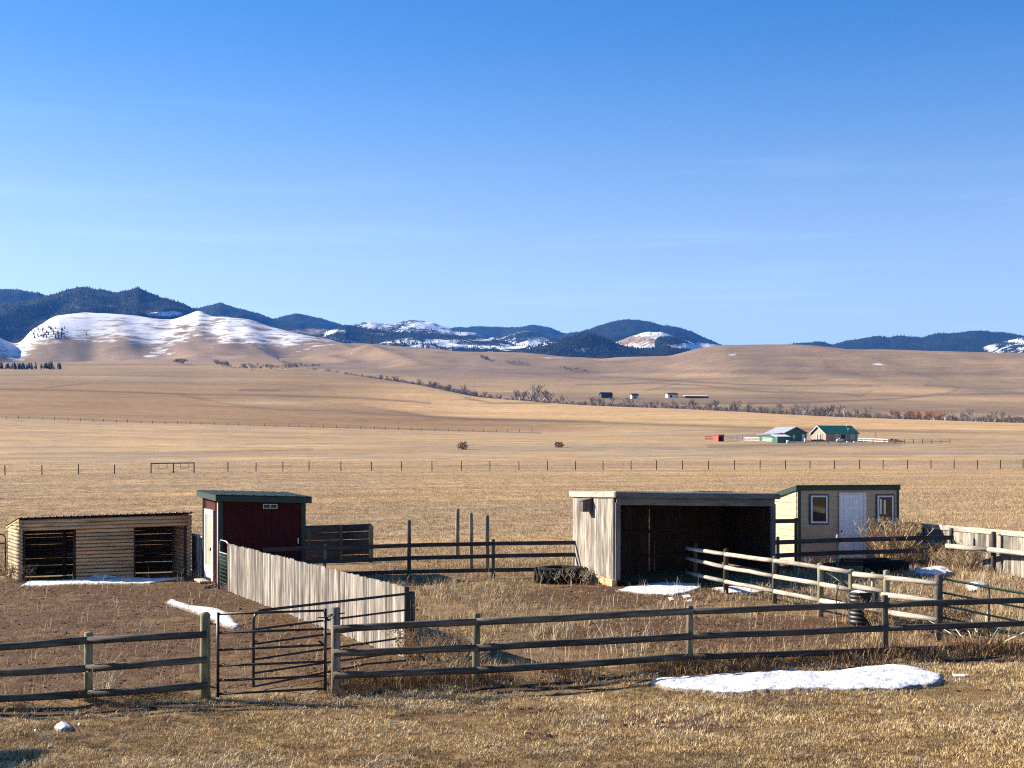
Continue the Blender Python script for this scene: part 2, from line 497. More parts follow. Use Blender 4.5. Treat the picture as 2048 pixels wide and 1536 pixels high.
def slab(name, pts, off, mat, parent):
    pts = [Vector(p) for p in pts]; off = Vector(off); n = len(pts)
    v = pts + [p + off for p in pts]
    f = [tuple(range(n)), tuple(range(2 * n - 1, n - 1, -1))] + [(i, i + n, (i + 1) % n + n, (i + 1) % n) for i in range(n)]
    f = [tuple(reversed(q)) for q in f]
    o = wobj(name, v, f, mat, parent)
    bm = bmesh.new(); bm.from_mesh(o.data); bmesh.ops.recalc_face_normals(bm, faces=bm.faces); bm.to_mesh(o.data); bm.free()
    return o
def tube(name, pts, r, mat, parent, n=8, closed=False):
    """bent tube through points"""
    pts = [Vector(p) for p in pts]; m = len(pts); v = []; f = []
    for i, p in enumerate(pts):
        a = pts[i - 1] if (i > 0 or closed) else p; b = pts[(i + 1) % m] if (i < m - 1 or closed) else p
        d = (b - a).normalized(); u = Vector((0, 0, 1)) if abs(d.z) < 0.9 else Vector((0, 1, 0))
        x = d.cross(u).normalized(); y = d.cross(x)
        for q in range(n):
            an = 2 * math.pi * q / n
            v.append(p + x * (r * math.cos(an)) + y * (r * math.sin(an)))
    for i in range(m if closed else m - 1):
        for q in range(n):
            f.append((i * n + q, i * n + (q + 1) % n, ((i + 1) % m) * n + (q + 1) % n, ((i + 1) % m) * n + q))
    if not closed:
        f.append(tuple(range(n - 1, -1, -1))); f.append(tuple((m - 1) * n + q for q in range(n)))
    return wobj(name, v, f, mat, parent, True)
def lathe(name, prof, c, mat, parent, n=28, tilt=None):
    v = []; f = []
    for r, z in prof:
        for q in range(n):
            a = 2 * math.pi * q / n
            v.append((r * math.cos(a), r * math.sin(a), z))
    for i in range(len(prof) - 1):
        for q in range(n):
            f.append((i * n + q, i * n + (q + 1) % n, (i + 1) * n + (q + 1) % n, (i + 1) * n + q))
    wm = Matrix.Translation(Vector(c))
    if tilt: wm = wm @ Matrix.Rotation(tilt, 4, 'Y')
    return obj(name, mesh(name, v, f, mat, True), parent, wm)
UP = Vector((0, 0, 1))

# ------------------------------------------------------------------ ground sheet
def grid_object(name, X, Y, Z, mat, attrs):
    nr, nc = X.shape
    me = bpy.data.meshes.new(name)
    co = np.stack([X, Y, Z], -1).reshape(-1, 3).astype(np.float32)
    idx = np.arange(nr * nc).reshape(nr, nc)
    q = np.stack([idx[:-1, :-1], idx[:-1, 1:], idx[1:, 1:], idx[1:, :-1]], -1).reshape(-1, 4)
    me.vertices.add(len(co)); me.vertices.foreach_set('co', co.ravel())
    me.loops.add(q.size); me.loops.foreach_set('vertex_index', q.ravel().astype(np.int32))
    me.polygons.add(len(q)); me.polygons.foreach_set('loop_start', (np.arange(len(q)) * 4).astype(np.int32))
    me.update(calc_edges=True)
    me.polygons.foreach_set('use_smooth', [True] * len(q))
    for k, a in attrs.items():
        if a.ndim == 3:
            at = me.attributes.new(k, 'FLOAT_COLOR', 'POINT')
            at.data.foreach_set('color', np.concatenate([a, np.ones(a.shape[:2] + (1,))], -1).astype(np.float32).ravel())
        else:
            at = me.attributes.new(k, 'FLOAT', 'POINT')
            at.data.foreach_set('value', a.astype(np.float32).ravel())
    me.materials.append(mat)
    o = bpy.data.objects.new(name, me)
    return _link(o, Matrix.Identity(4), None)

def seg_dist(px, py, line, wy=1.0):
    d = np.full(px.shape, 1e9)
    for (x0, y0), (x1, y1) in zip(line[:-1], line[1:]):
        dx, dy = x1 - x0, (y1 - y0)
        t = np.clip(((px - x0) * dx + (py - y0) * dy) / (dx * dx + dy * dy), 0, 1)
        d = np.minimum(d, np.hypot(px - x0 - t * dx, (py - y0 - t * dy) * wy))
    return d

PF_FAR = GP(457, 1184); PF_NEAR = GP(813, 1320)          # ends of the weathered plank fence
def plank_x(Y):
    return PF_FAR.x + (Y - PF_FAR.y) * (PF_NEAR.x - PF_FAR.x) / (PF_NEAR.y - PF_FAR.y)
def front_y(X):                                          # line of the front rail fence
    return np.interp(X, [-40, -7.2, 7.0, 40], [20.4, 23.1, 25.3, 29])
def soil_mask(X, Y):
    pen = sstep(0.1, 0.9, Y - front_y(X)) * (1 - sstep(46, 49, Y))
    left = pen * (1 - sstep(-0.3, 0.3, X - plank_x(Y)))
    m = left * (0.62 + 0.5 * (fbm(X / 3.0, Y / 3.0, 3, 41) - 0.4))
    mid = pen * (1 - (1 - sstep(-0.3, 0.3, X - plank_x(Y)))) * (1 - sstep(11, 12, X))
    def blob(cx, cy, rx, ry):
        return np.exp(-(((X - cx) / rx) ** 2 + ((Y - cy) / ry) ** 2))
    m = m + mid * np.clip(0.22 + 0.9 * blob(3.4, 37.2, 3.8, 2.8) + 0.9 * blob(4.6, 29.4, 4.2, 2.6) + 0.3 * blob(-3.5, 44, 3.5, 2), 0, 0.95)
    m = m + 0.85 * blob(-7.2, 41.5, 1.6, 3)                # worn ground by the red shed door
    m = m + np.exp(-((Y - front_y(X) + 0.55) / 0.5) ** 2) * 0.62   # soil strip outside the front fence, deepened to paint in its shadow
    lawn = (1 - sstep(-1.2, -0.2, Y - front_y(X)))
    m = m + lawn * (0.62 * sstep(0.50, 0.72, fbm(X / 2.6, Y / 1.2, 4, 51)) + 0.05)
    field = sstep(46, 49, Y)
    m = m * (1 - field)
    return np.clip(m, 0, 1)

u_in = np.linspace(-0.47, 0.47, 560)
u_all = np.concatenate([np.linspace(-1.6, -0.48, 36), u_in, np.linspace(0.48, 1.6, 36)])
rows = np.concatenate([np.arange(-36, 15, 3.0), np.arange(15, 50, 0.22), np.arange(50, 200, 1.4), np.geomspace(200, 5400, 300)])
OFF = 42.0
GY = np.repeat(rows[:, None], len(u_all), 1)
GX = u_all[None, :] * (GY + OFF)
GZ = terrain(GX, GY)
# hummocks close by
near = (1 - sstep(60, 160, GY))
GZ = GZ + near * ((fbm(GX / 1.1, GY / 1.1, 3, 61) - 0.5) * 0.07 + (fbm(GX / 0.35, GY / 0.35, 2, 62) - 0.5) * 0.035)
GPX = CX + F * GX / np.maximum(GY, 18); GPY = HY - F * GZ / np.maximum(GY, 18)
yc = curve(GPX, YC); y8 = curve(GPX, Y8)
A = lambda *c: np.array(c)[None, None, :]
def lerp(c, c2, m): return c + (c2 - c) * np.clip(m, 0, 1)[..., None]
col = np.broadcast_to(A(0.27, 0.185, 0.095), GX.shape + (3,)).copy()
col = lerp(col, A(0.27, 0.18, 0.086), 1 - sstep(-0.5, 0.0, GY - front_y(GX)))
# the open pasture: paler and greyer in drifts, straw-coloured bands across it
fld = sstep(46, 52, GY)
col = lerp(col, A(0.425, 0.30, 0.17), fld)
pn = fbm(GX / 26 + 3, GY / 9, 4, 71)
col = lerp(col, A(0.52, 0.36, 0.18), fld * sstep(0.5, 0.72, pn) * 0.8)
col = lerp(col, A(0.37, 0.275, 0.175), fld * sstep(0.54, 0.3, pn) * 0.8)
col = lerp(col, A(0.34, 0.265, 0.185), sstep(200, 240, GY) * sstep(420, 330, GY) * sstep(0.42, 0.6, fbm(GX / 120, GY / 30, 3, 73)) * 0.7)
# orange stubble beyond the second wire fence, left
e3 = GPY - curve(GPX, R3)
gold = sstep(1.5, -1.5, e3) * sstep(560, 575, GY + 40)
col = lerp(col, A(0.31, 0.195, 0.098), gold * sstep(1350, 1000, GPX))
# pale hay strip before the creek, right
HAY_LO = [(400, 800), (700, 806), (870, 832), (1200, 842), (1500, 852), (2048, 866), (2900, 872)]
hay_lo = curve(GPX, HAY_LO)
hay = sstep(560, 1000, GPX) * sstep(0, -2.5, GPY - hay_lo - 3 + 5 * (fbm(GX / 60, GY / 200, 2, 75) - 0.5)) * sstep(yc * 0 + 30, 60, yc - GY) * sstep(520, 560, GY)
stripe = fbm(GX / 900, (GPY - 0.012 * GPX) / 2.2, 2, 77)
col = lerp(col, A(0.56, 0.375, 0.19), hay * (0.75 + 0.5 * stripe))
edge = np.exp(-((GPY - hay_lo - 3) / 3.0) ** 2) * sstep(680, 860, GPX) * sstep(440, 520, GY)
col = lerp(col, A(0.19, 0.135, 0.085), edge * 0.75)
# brown range beyond the creek and the left plain
beyond = sstep(-20, 60, GY - yc) * sstep(560, 760, GPX)
leftp = sstep(1050, 1250, GY) * sstep(900, 650, GPX)
col = lerp(col, A(0.30, 0.21, 0.118), np.clip(beyond + leftp, 0, 1))
tone = fbm(GX / 420, GY / 260, 4, 79)
far = np.clip(beyond + leftp, 0, 1)
col = lerp(col, A(0.40, 0.275, 0.145), far * sstep(0.5, 0.68, tone) * 0.8)
col = lerp(col, A(0.235, 0.165, 0.105), far * sstep(0.5, 0.34, tone) * 0.8)
bands = fbm(GPX / 500, GPY / 7.0, 3, 81)
col = lerp(col, A(0.42, 0.295, 0.155), far * sstep(0.52, 0.66, bands) * sstep(715, 760, GPY) * 0.8)
# vehicle tracks, ditches and field edges
for line, wd, st in (
    ([(1420, 742), (1540, 746), (1640, 744), (1720, 748)], 1.3, 0.4), ([(1640, 712), (1650, 722), (1658, 735)], 1.6, 0.4), ([(1230, 770), (1400, 758), (1560, 757), (1660, 761)], 1.2, 0.35), ([(900, 735), (1000, 745), (1120, 748), (1240, 744)], 1.6, 0.35),
    ([(1200, 752), (1400, 765), (1560, 772), (1680, 770), (1760, 772)], 1.5, 0.5),
    ([(1500, 808), (1620, 805), (1800, 797), (1900, 786), (1920, 776), (1905, 773), (1850, 770)], 1.6, 0.55),
    ([(1880, 790), (2048, 787), (2200, 785)], 1.4, 0.5),
    ([(1150, 770), (1300, 766), (1400, 771), (1560, 786)], 1.3, 0.5),
    ([(1560, 783), (1680, 786), (1720, 792), (1740, 783)], 2.2, 0.6),
    ([(1290, 782), (1360, 766)], 1.2, 0.4),
    ([(0, 778), (150, 781), (350, 788), (520, 790), (720, 796), (860, 806)], 2.0, 0.55),
    ([(85, 776), (180, 766)], 1.2, 0.6), ([(360, 790), (480, 812), (560, 820), (700, 822)], 1.6, 0.5),
    ([(480, 780), (560, 781)], 2.2, 0.65), ([(930, 796), (980, 806), (1100, 806)], 1.8, 0.5),
    ([(700, 825), (950, 838), (1200, 843)], 2.0, 0.5), ([(0, 834), (300, 844), (600, 853), (900, 861), (1080, 866)], 1.1, 0.55),
    ([(20, 907), (180, 906), (320, 910), (480, 903), (620, 899)], 4.0, 0.25), ([(1420, 893), (1600, 890), (1800, 888)], 4.0, 0.35)):
    dd = seg_dist(GPX, GPY, line, 1.6)
    col = lerp(col, A(0.13, 0.095, 0.065), np.exp(-(dd / (wd * 1.45)) ** 2) * min(0.85, st * 1.45) * (GY > 150))
for (cx_, cy_, rx_, ry_), cc_, st_ in (((1720, 781, 170, 7), (0.47, 0.33, 0.17), 0.75), ((1350, 752, 170, 5), (0.42, 0.29, 0.16), 0.7), ((1980, 800, 140, 9), (0.45, 0.31, 0.16), 0.7), ((1560, 797, 90, 4), (0.20, 0.14, 0.09), 0.7), ((1980, 783, 90, 4), (0.20, 0.145, 0.10), 0.6), ((1500, 730, 120, 6), (0.21, 0.15, 0.105), 0.5), ((1680, 742, 140, 4), (0.24, 0.17, 0.11), 0.5),
        ((620, 775, 160, 6), (0.21, 0.155, 0.11), 0.6), ((560, 806, 130, 6), (0.42, 0.32, 0.19), 0.6), ((640, 820, 120, 5), (0.20, 0.145, 0.09), 0.5), ((200, 765, 200, 5), (0.24, 0.175, 0.115), 0.5), ((180, 907, 260, 5), (0.30, 0.24, 0.17), 0.6), ((1550, 862, 260, 4), (0.22, 0.16, 0.10), 0.5)):
    e_ = np.exp(-(((GPX - cx_) / rx_) ** 2 + ((GPY - cy_ - 0.01 * (GPX - cx_)) / ry_) ** 2) ** 1.5)
    col = lerp(col, A(*cc_), (e_ * st_ * (0.5 + fbm(GPX / 60, GPY / 4, 3, 85))) * (GY > 150))
# winter damp and pinkish weathering on the foothills
snow = np.zeros_like(GX)
S_BAND = [(0, 32), (60, 54), (250, 66), (450, 60), (600, 38), (680, 14), (720, 0), (2048, 0)]
def blobp(cx, cy, rx, ry): return np.exp(-(((GPX - cx) / rx) ** 2 + ((GPY - cy) / ry) ** 2) ** 1.0)
fh = sstep(1500, 2000, GY)
s_top = (curve(GPX, R8, 6.0) + curve(GPX, S_BAND))
snow = -0.85 + fh * sstep(720, 640, GPX) * sstep(30, -40, GPY - s_top) * 1.60
for b_, a in (((110, 650, 70, 22), 0.45), ((60, 672, 40, 22), 0.4), ((200, 635, 90, 10), 0.35), ((400, 632, 40, 12), 0.5), ((170, 672, 55, 12), 0.3), ((480, 668, 55, 8), 0.28), ((590, 690, 80, 10), 0.32), ((280, 690, 90, 7), 0.2), ((420, 690, 30, 5), 0.3), ((20, 700, 30, 14), 1.6),
          ((250, 668, 70, 12), 0.22), ((350, 675, 50, 8), 0.15), ((130, 688, 40, 8), 0.2), ((300, 650, 50, 12), -0.22), ((390, 660, 60, 9), -0.22), ((560, 672, 60, 8), -0.15), ((470, 650, 50, 5), -0.1),
          ((1465, 708, 16, 2.4), 0.95), ((1755, 727, 24, 4.5), 0.8), ((1880, 728, 9, 2.0), 0.6), ((1820, 729, 6, 2), 0.5), ((1580, 733, 10, 1.5), 0.55), ((1700, 729, 8, 1.8), 0.5), ((300, 713, 20, 3), 2.2), ((390, 718, 9, 2), 2.2), ((320, 706, 30, 4), 1.9), ((880, 713, 8, 3), 0.55), ((705, 706, 12, 2), 0.5), ((960, 722, 12, 2), 0.45), ((1060, 725, 10, 2), 0.4), ((1100, 716, 60, 2.2), 0.6)):
    snow = snow + fh * a * (0.75 if b_[0] < 280 else 0.6 if b_[0] < 700 else 2.3) * blobp(*b_)
snow = np.clip(snow, -1, 1)
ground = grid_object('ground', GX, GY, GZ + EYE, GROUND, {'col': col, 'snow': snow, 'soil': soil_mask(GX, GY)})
tag(ground, 'dry tan grassland running from the lawn out to the snowy foothills', 'ground', kind='structure')

# ------------------------------------------------------------------ mountains behind the foothills
def mountain_mat():
    m = bpy.data.materials.new('mountain_side'); t, b = nt(m)
    fo = t.nodes.new('ShaderNodeAttribute'); fo.attribute_name = 'forest'
    sn = t.nodes.new('ShaderNodeAttribute'); sn.attribute_name = 'snow'
    c = t.nodes.new('ShaderNodeTexCoord').outputs['Object']
    n1 = noise(t, c, 0.006, 5, 0.65); n2 = noise(t, c, 0.03, 5, 0.7); n3 = noise(t, c, 0.09, 3, 0.7)
    bare = ramp(t, n2, [(0.35, (0.20, 0.135, 0.09)), (0.65, (0.34, 0.245, 0.165))])
    k = math_n(t, 'ADD', sn.outputs['Fac'], math_n(t, 'MULTIPLY', math_n(t, 'SUBTRACT', n2, 0.5), 1.6))
    k = math_n(t, 'MULTIPLY', math_n(t, 'SUBTRACT', k, 0.4), 4.0, True)
    col = mixrgb(t, bare, (0.68, 0.70, 0.74), k)
    fcol = ramp(t, n3, [(0.3, (0.008, 0.013, 0.010)), (0.6, (0.016, 0.025, 0.018)), (0.8, (0.035, 0.042, 0.03))])
    f = math_n(t, 'ADD', fo.outputs['Fac'], math_n(t, 'MULTIPLY', math_n(t, 'SUBTRACT', math_n(t, 'ADD', math_n(t, 'MULTIPLY', n1, 0.5), math_n(t, 'MULTIPLY', n2, 0.5)), 0.5), 3.0))
    f = math_n(t, 'MULTIPLY', math_n(t, 'SUBTRACT', f, 0.42), 7.0, True)
    col = mixrgb(t, col, fcol, f)
    t.links.new(col, b.inputs['Base Color'])
    b.inputs['Roughness'].default_value = 0.95; b.inputs['Specular IOR Level'].default_value = 0.05
    return m
# skyline of each ridge in photo rows, its distance, depth of its flanks, forest cover, snow on its clearings
RIDGES = [
    ([(-900, 560), (-300, 585), (-100, 600), (0, 607), (60, 600), (110, 586), (160, 573), (200, 578), (235, 586), (275, 577), (310, 591), (350, 605), (385, 618), (420, 631), (470, 642), (540, 668), (600, 700)], 5000, 900, 1.0, 0.5),
    ([(-900, 560), (-100, 574), (0, 578), (40, 579), (75, 586), (120, 600), (240, 612), (330, 618), (385, 616), (440, 606), (480, 615), (500, 621), (545, 634), (575, 640), (640, 655), (720, 690)], 6600, 900, 0.93, 0.3),
    ([(480, 700), (540, 640), (590, 627), (640, 634), (680, 646), (740, 664), (800, 690)], 7600, 700, 0.95, 0.6),
    ([(560, 700), (640, 668), (672, 650), (690, 644), (720, 652), (800, 661), (850, 667), (900, 668), (960, 670), (1010, 680), (1060, 700)], 5000, 650, 0.86, 0.9),
    ([(620, 700), (700, 690), (800, 686), (900, 690), (1000, 694), (1080, 690), (1120, 700)], 4200, 350, 0.66, 0.9),
    ([(640, 700), (700, 655), (725, 646), (745, 643), (790, 648), (820, 643), (860, 645), (900, 655), (950, 670), (1000, 700)], 7400, 700, 0.62, 0.8),
    ([(820, 700), (900, 656), (960, 654), (1010, 655), (1060, 651), (1100, 658), (1135, 668), (1180, 690)], 8600, 900, 0.82, 0.5),
    ([(900, 710), (980, 676), (1050, 664), (1080, 668), (1110, 676), (1150, 700)], 6200, 500, 0.72, 0.9),
    ([(1080, 700), (1140, 668), (1180, 660), (1220, 645), (1262, 640), (1300, 645), (1350, 654), (1400, 671), (1440, 686), (1470, 696), (1520, 720)], 6600, 900, 1.0, 0.3),
    ([(1020, 715), (1060, 704), (1090, 692), (1130, 680), (1180, 670), (1230, 681), (1262, 690), (1300, 694), (1330, 690), (1352, 697), (1380, 712), (1400, 722)], 3900, 300, 0.94, 0.8),
    ([(1200, 700), (1232, 682), (1262, 672), (1296, 664), (1320, 667), (1350, 678), (1400, 693), (1440, 700)], 4700, 400, 0.05, 0.55),
    ([(1270, 705), (1300, 690), (1320, 676), (1340, 673), (1370, 684), (1400, 700)], 4500, 250, 0.97, 0.5),
    ([(1520, 705), (1565, 692), (1600, 686), (1640, 685), (1664, 690), (1690, 683), (1740, 673), (1780, 677), (1810, 675), (1845, 676), (1880, 667), (1920, 665), (1960, 664), (2010, 668), (2048, 672), (2200, 655), (2900, 640)], 6200, 900, 0.96, 0.7),
    ([(1930, 720), (1980, 690), (2020, 680), (2060, 672), (2200, 660), (2900, 650)], 5200, 500, 0.66, 0.9),
]
mu = np.concatenate([np.linspace(-1.3, -0.50, 40), np.linspace(-0.49, 0.49, 800), np.linspace(0.5, 1.3, 40)])
mrows = np.concatenate([np.linspace(3300, 5200, 110), np.linspace(5225, 10500, 130)])
MY = np.repeat(mrows[:, None], len(mu), 1); MX = mu[None, :] * MY
MPX = CX + F * mu[None, :] + np.zeros_like(MY)
base = (HY - 716) / F * MY - 15
MZ = base.copy(); MF = np.full(MY.shape, 0.25); MS = np.full(MY.shape, 0.9)
spur = 1 - np.abs(2 * fbm(MX / 420, MY / 1500, 4, 91) - 1)
for k, (sky_, yr, wd, fo, sn_) in enumerate(RIDGES):
    p = np.array(sky_, float)
    wob = (fbm(MPX / 26.0, MPX * 0 + k * 9.1, 4, 93) - 0.5) * 5
    row = np.interp(MPX, p[:, 0], p[:, 1], left=760, right=760) + wob
    zr_ = (HY - row) / F * yr
    bz = (HY - 716) / F * yr - 15
    d = (MY - yr + (spur - 0.7) * wd * 0.9 * sstep(0, wd, np.abs(MY - yr))) / wd
    s = np.where(d < 0, 1 / (1 + (d * 1.15) ** 2 * 1.0) , 1 / (1 + (d * 1.3) ** 2))
    s = np.clip((s - 0.12) / 0.88, 0, 1)
    z = base + (zr_ - bz) * s
    take = (z > MZ) & (zr_ > bz)
    MZ = np.where(take, z, MZ); MF = np.where(take, fo, MF); MS = np.where(take, sn_, MS)
MZ = MZ + (fbm(MX / 130, MY / 260, 4, 95) - 0.5) * 34
MPY = HY - F * MZ / MY
def mblob(cx, cy, rx, ry): return np.exp(-(((MPX - cx) / rx) ** 2 + ((MPY - cy) / ry) ** 2))
for b_, a in (((330, 628, 36, 5), -1.2), ((150, 615, 14, 3), -0.6), ((200, 608, 8, 4), -0.45), ((220, 612, 7, 3), -0.4), ((620, 663, 46, 5), -1.3), ((860, 652, 50, 7), -0.38), ((755, 647, 24, 4), -0.4),
              ((850, 683, 90, 5), -0.55), ((950, 692, 90, 5), -0.6), ((1070, 685, 40, 7), -0.55), ((930, 668, 26, 3), -0.8), ((970, 680, 30, 3), -0.6), ((1400, 692, 60, 6), -1.2), ((1165, 700, 22, 7), -0.55), ((1280, 668, 30, 4), 0.0), ((1985, 697, 14, 5), -0.6), ((2035, 682, 20, 3), -0.5), ((60, 606, 10, 3), -0.4), ((1240, 676, 10, 4), -0.2)):
    MF = MF + a * mblob(*b_)
MS = MS + 0.5 * mblob(1300, 667, 40, 4) - 0.5 * mblob(1255, 680, 40, 7) + 0.4 * mblob(1400, 694, 60, 8) + 0.4 * mblob(330, 628, 40, 8)
mount = grid_object('mountains', MX, MY, MZ + EYE, mountain_mat(), {'forest': MF, 'snow': MS})
tag(mount, 'forested blue mountain ridges with snowy clearings along the horizon', 'mountains', kind='structure')

# ------------------------------------------------------------------ scattering (stuff nobody could count)
def source_collection(name, meshes):
    c = bpy.data.collections.new(name)
    for i, me in enumerate(meshes):
        c.objects.link(bpy.data.objects.new('%s_%02d' % (name, i), me))
    return c
def scatter(name, pts, rot, scl, idx, coll, label, cat):
    me = bpy.data.meshes.new(name)
    me.vertices.add(len(pts)); me.vertices.foreach_set('co', np.asarray(pts, np.float32).ravel())
    for k, v, ty in (('rot', rot, 'FLOAT'), ('scl', scl, 'FLOAT'), ('idx', idx, 'INT')):
        a = me.attributes.new(k, ty, 'POINT'); a.data.foreach_set('value', np.asarray(v, np.int32 if ty == 'INT' else np.float32))
    o = _link(bpy.data.objects.new(name, me), Matrix.Identity(4), None)
    ng = bpy.data.node_groups.new(name, 'GeometryNodeTree')
    ng.interface.new_socket('Geometry', in_out='INPUT', socket_type='NodeSocketGeometry')
    ng.interface.new_socket('Geometry', in_out='OUTPUT', socket_type='NodeSocketGeometry')
    N = ng.nodes.new
    gi = N('NodeGroupInput'); go = N('NodeGroupOutput'); io = N('GeometryNodeInstanceOnPoints'); ci = N('GeometryNodeCollectionInfo')
    ci.inputs['Collection'].default_value = coll
    ci.inputs['Separate Children'].default_value = True
    ci.inputs['Reset Children'].default_value = True
    def at(n, ty):
        a = N('GeometryNodeInputNamedAttribute'); a.data_type = ty; a.inputs['Name'].default_value = n
        return a.outputs[0]
    cz = N('ShaderNodeCombineXYZ'); ng.links.new(at('rot', 'FLOAT'), cz.inputs['Z'])
    er = N('FunctionNodeEulerToRotation'); ng.links.new(cz.outputs[0], er.inputs[0])
    ng.links.new(gi.outputs[0], io.inputs['Points']); ng.links.new(ci.outputs[0], io.inputs['Instance'])
    io.inputs['Pick Instance'].default_value = True
    ng.links.new(at('idx', 'INT'), io.inputs['Instance Index'])
    ng.links.new(er.outputs[0], io.inputs['Rotation'])
    ng.links.new(at('scl', 'FLOAT'), io.inputs['Scale'])
    ng.links.new(io.outputs[0], go.inputs[0])
    md = o.modifiers.new('scatter', 'NODES'); md.node_group = ng
    return tag(o, label, cat, kind='stuff')
def leaf_mat(name, cols, trans=0.0, rough=0.8):
    m = bpy.data.materials.new(name); t, b = nt(m)
    oi = t.nodes.new('ShaderNodeObjectInfo')
    c = t.nodes.new('ShaderNodeTexCoord').outputs['Object']
    n = noise(t, c, 14, 2)
    f = math_n(t, 'ADD', math_n(t, 'MULTIPLY', oi.outputs['Random'], 0.7), math_n(t, 'MULTIPLY', n, 0.3))
    t.links.new(ramp(t, f, [(i / (len(cols) - 1) * 0.8 + 0.1, c_) for i, c_ in enumerate(cols)]), b.inputs['Base Color'])
    b.inputs['Roughness'].default_value = rough; b.inputs['Specular IOR Level'].default_value = 0.15
    return m
def clump(name, n, h0, h1, rad, width, lean, mat, seed, bend=0.5):
    r = np.random.default_rng(seed); v = []; f = []
    for i in range(n):
        a = r.uniform(0, 2 * math.pi); d = rad * math.sqrt(r.random()); x, y = d * math.cos(a), d * math.sin(a)
        h = r.uniform(h0, h1); a2 = a + r.normal(0, 0.9); l = lean * r.uniform(0.2, 1.3) * h
        wx, wy = width * h1 * 0.5 * -math.sin(a2 + r.normal(0, 1)), width * h1 * 0.5 * math.cos(a2)
        mx, my = x + l * 0.3 * math.cos(a2), y + l * 0.3 * math.sin(a2)
        tx, ty = x + l * math.cos(a2), y + l * math.sin(a2)
        k = len(v)
        v += [(x - wx, y - wy, -0.02), (x + wx, y + wy, -0.02), (mx + wx * 0.8, my + wy * 0.8, h * 0.6), (mx - wx * 0.8, my - wy * 0.8, h * 0.6), (tx, ty, h * (1 - bend * 0.3 * min(1, lean)))]
        f += [(k, k + 1, k + 2, k + 3), (k + 3, k + 2, k + 4)]
    return mesh(name, v, f, mat)

STRAW = leaf_mat('dry_straw', [(0.30, 0.20, 0.105), (0.44, 0.32, 0.175), (0.56, 0.43, 0.26), (0.37, 0.26, 0.14)])
LAWNB = leaf_mat('lawn_blades', [(0.24, 0.155, 0.07), (0.50, 0.345, 0.165), (0.68, 0.49, 0.25), (0.44, 0.325, 0.145)])
RUST = leaf_mat('rusty_grass', [(0.16, 0.085, 0.04), (0.28, 0.165, 0.085), (0.40, 0.27, 0.15)])
PALE = leaf_mat('bleached_stalks', [(0.42, 0.32, 0.19), (0.60, 0.49, 0.32), (0.72, 0.62, 0.45)])
FIELDB = leaf_mat('pasture_grass', [(0.34, 0.235, 0.13), (0.48, 0.345, 0.195), (0.57, 0.41, 0.225), (0.41, 0.31, 0.20)])

def ground_pts(x, y):
    z = terrain(x, y) + (fbm(x / 1.1, y / 1.1, 3, 61) - 0.5) * 0.07 * (1 - sstep(60, 160, y)) + EYE
    return np.stack([x, y, z], -1)
def place(name, x, y, smin, smax, coll, nvar, label, cat):
    n = len(x)
    return scatter(name, ground_pts(x, y), rng.uniform(0, 6.283, n), rng.uniform(smin, smax, n), rng.integers(0, nvar, n), coll, label, cat)

# lawn in front of the fence
DULLB = leaf_mat('dull_lawn_blades', [(0.15, 0.10, 0.05), (0.27, 0.185, 0.095), (0.38, 0.275, 0.15)])
BRIGB = leaf_mat('bleached_lawn_blades', [(0.40, 0.28, 0.14), (0.62, 0.46, 0.25), (0.76, 0.60, 0.36)])
c_lawn = source_collection('lawn_tuft', [clump('lawn_tuft', 26, 0.02, (0.065, 0.05, 0.08)[i // 3], 0.10, 0.10, (0.7, 1.4, 0.9)[i // 3], (LAWNB, DULLB, BRIGB)[i // 3], 100 + i) for i in range(9)])
n = 34000
y = rng.uniform(15.5, 26.5, n); x = rng.uniform(-0.46, 0.46, n) * (y + 2)
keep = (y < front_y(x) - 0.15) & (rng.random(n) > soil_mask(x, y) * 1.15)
lt = fbm(x / 1.8, y / 1.1, 4, 57)
keep &= rng.random(n) < 0.35 + 1.3 * sstep(0.32, 0.62, lt)
x = x[keep]; y = y[keep]; m_ = len(x)
tn = fbm(x / 1.5 + 9, y / 0.9, 4, 59) + rng.normal(0, 0.05, m_)
gi_ = np.where(tn < 0.44, 1, np.where(tn > 0.60, 2, 0)) * 3 + rng.integers(0, 3, m_)
scatter('lawn_grass', ground_pts(x, y), rng.uniform(0, 6.283, m_), rng.uniform(0.5, 1.3, m_), gi_, c_lawn, 'short dry tan lawn grass in front of the rail fence', 'grass')
c_mat = source_collection('matted_tuft', [clump('matted_tuft', 30, 0.03, 0.10, 0.16, 0.07, 1.5, PALE if i == 0 else STRAW, 140 + i) for i in range(4)])
n = 5200
y = rng.uniform(15.5, 26, n); x = rng.uniform(-0.46, 0.46, n) * (y + 2)
keep = (y < front_y(x) - 0.1) & (rng.random(n) < 1.2 * sstep(0.46, 0.68, fbm(x / 0.9, y / 0.6, 4, 58)))
place('matted_lawn_tufts', x[keep], y[keep], 0.5, 1.2, c_mat, 4, 'matted pale straw tufts scattered over the lawn', 'grass')
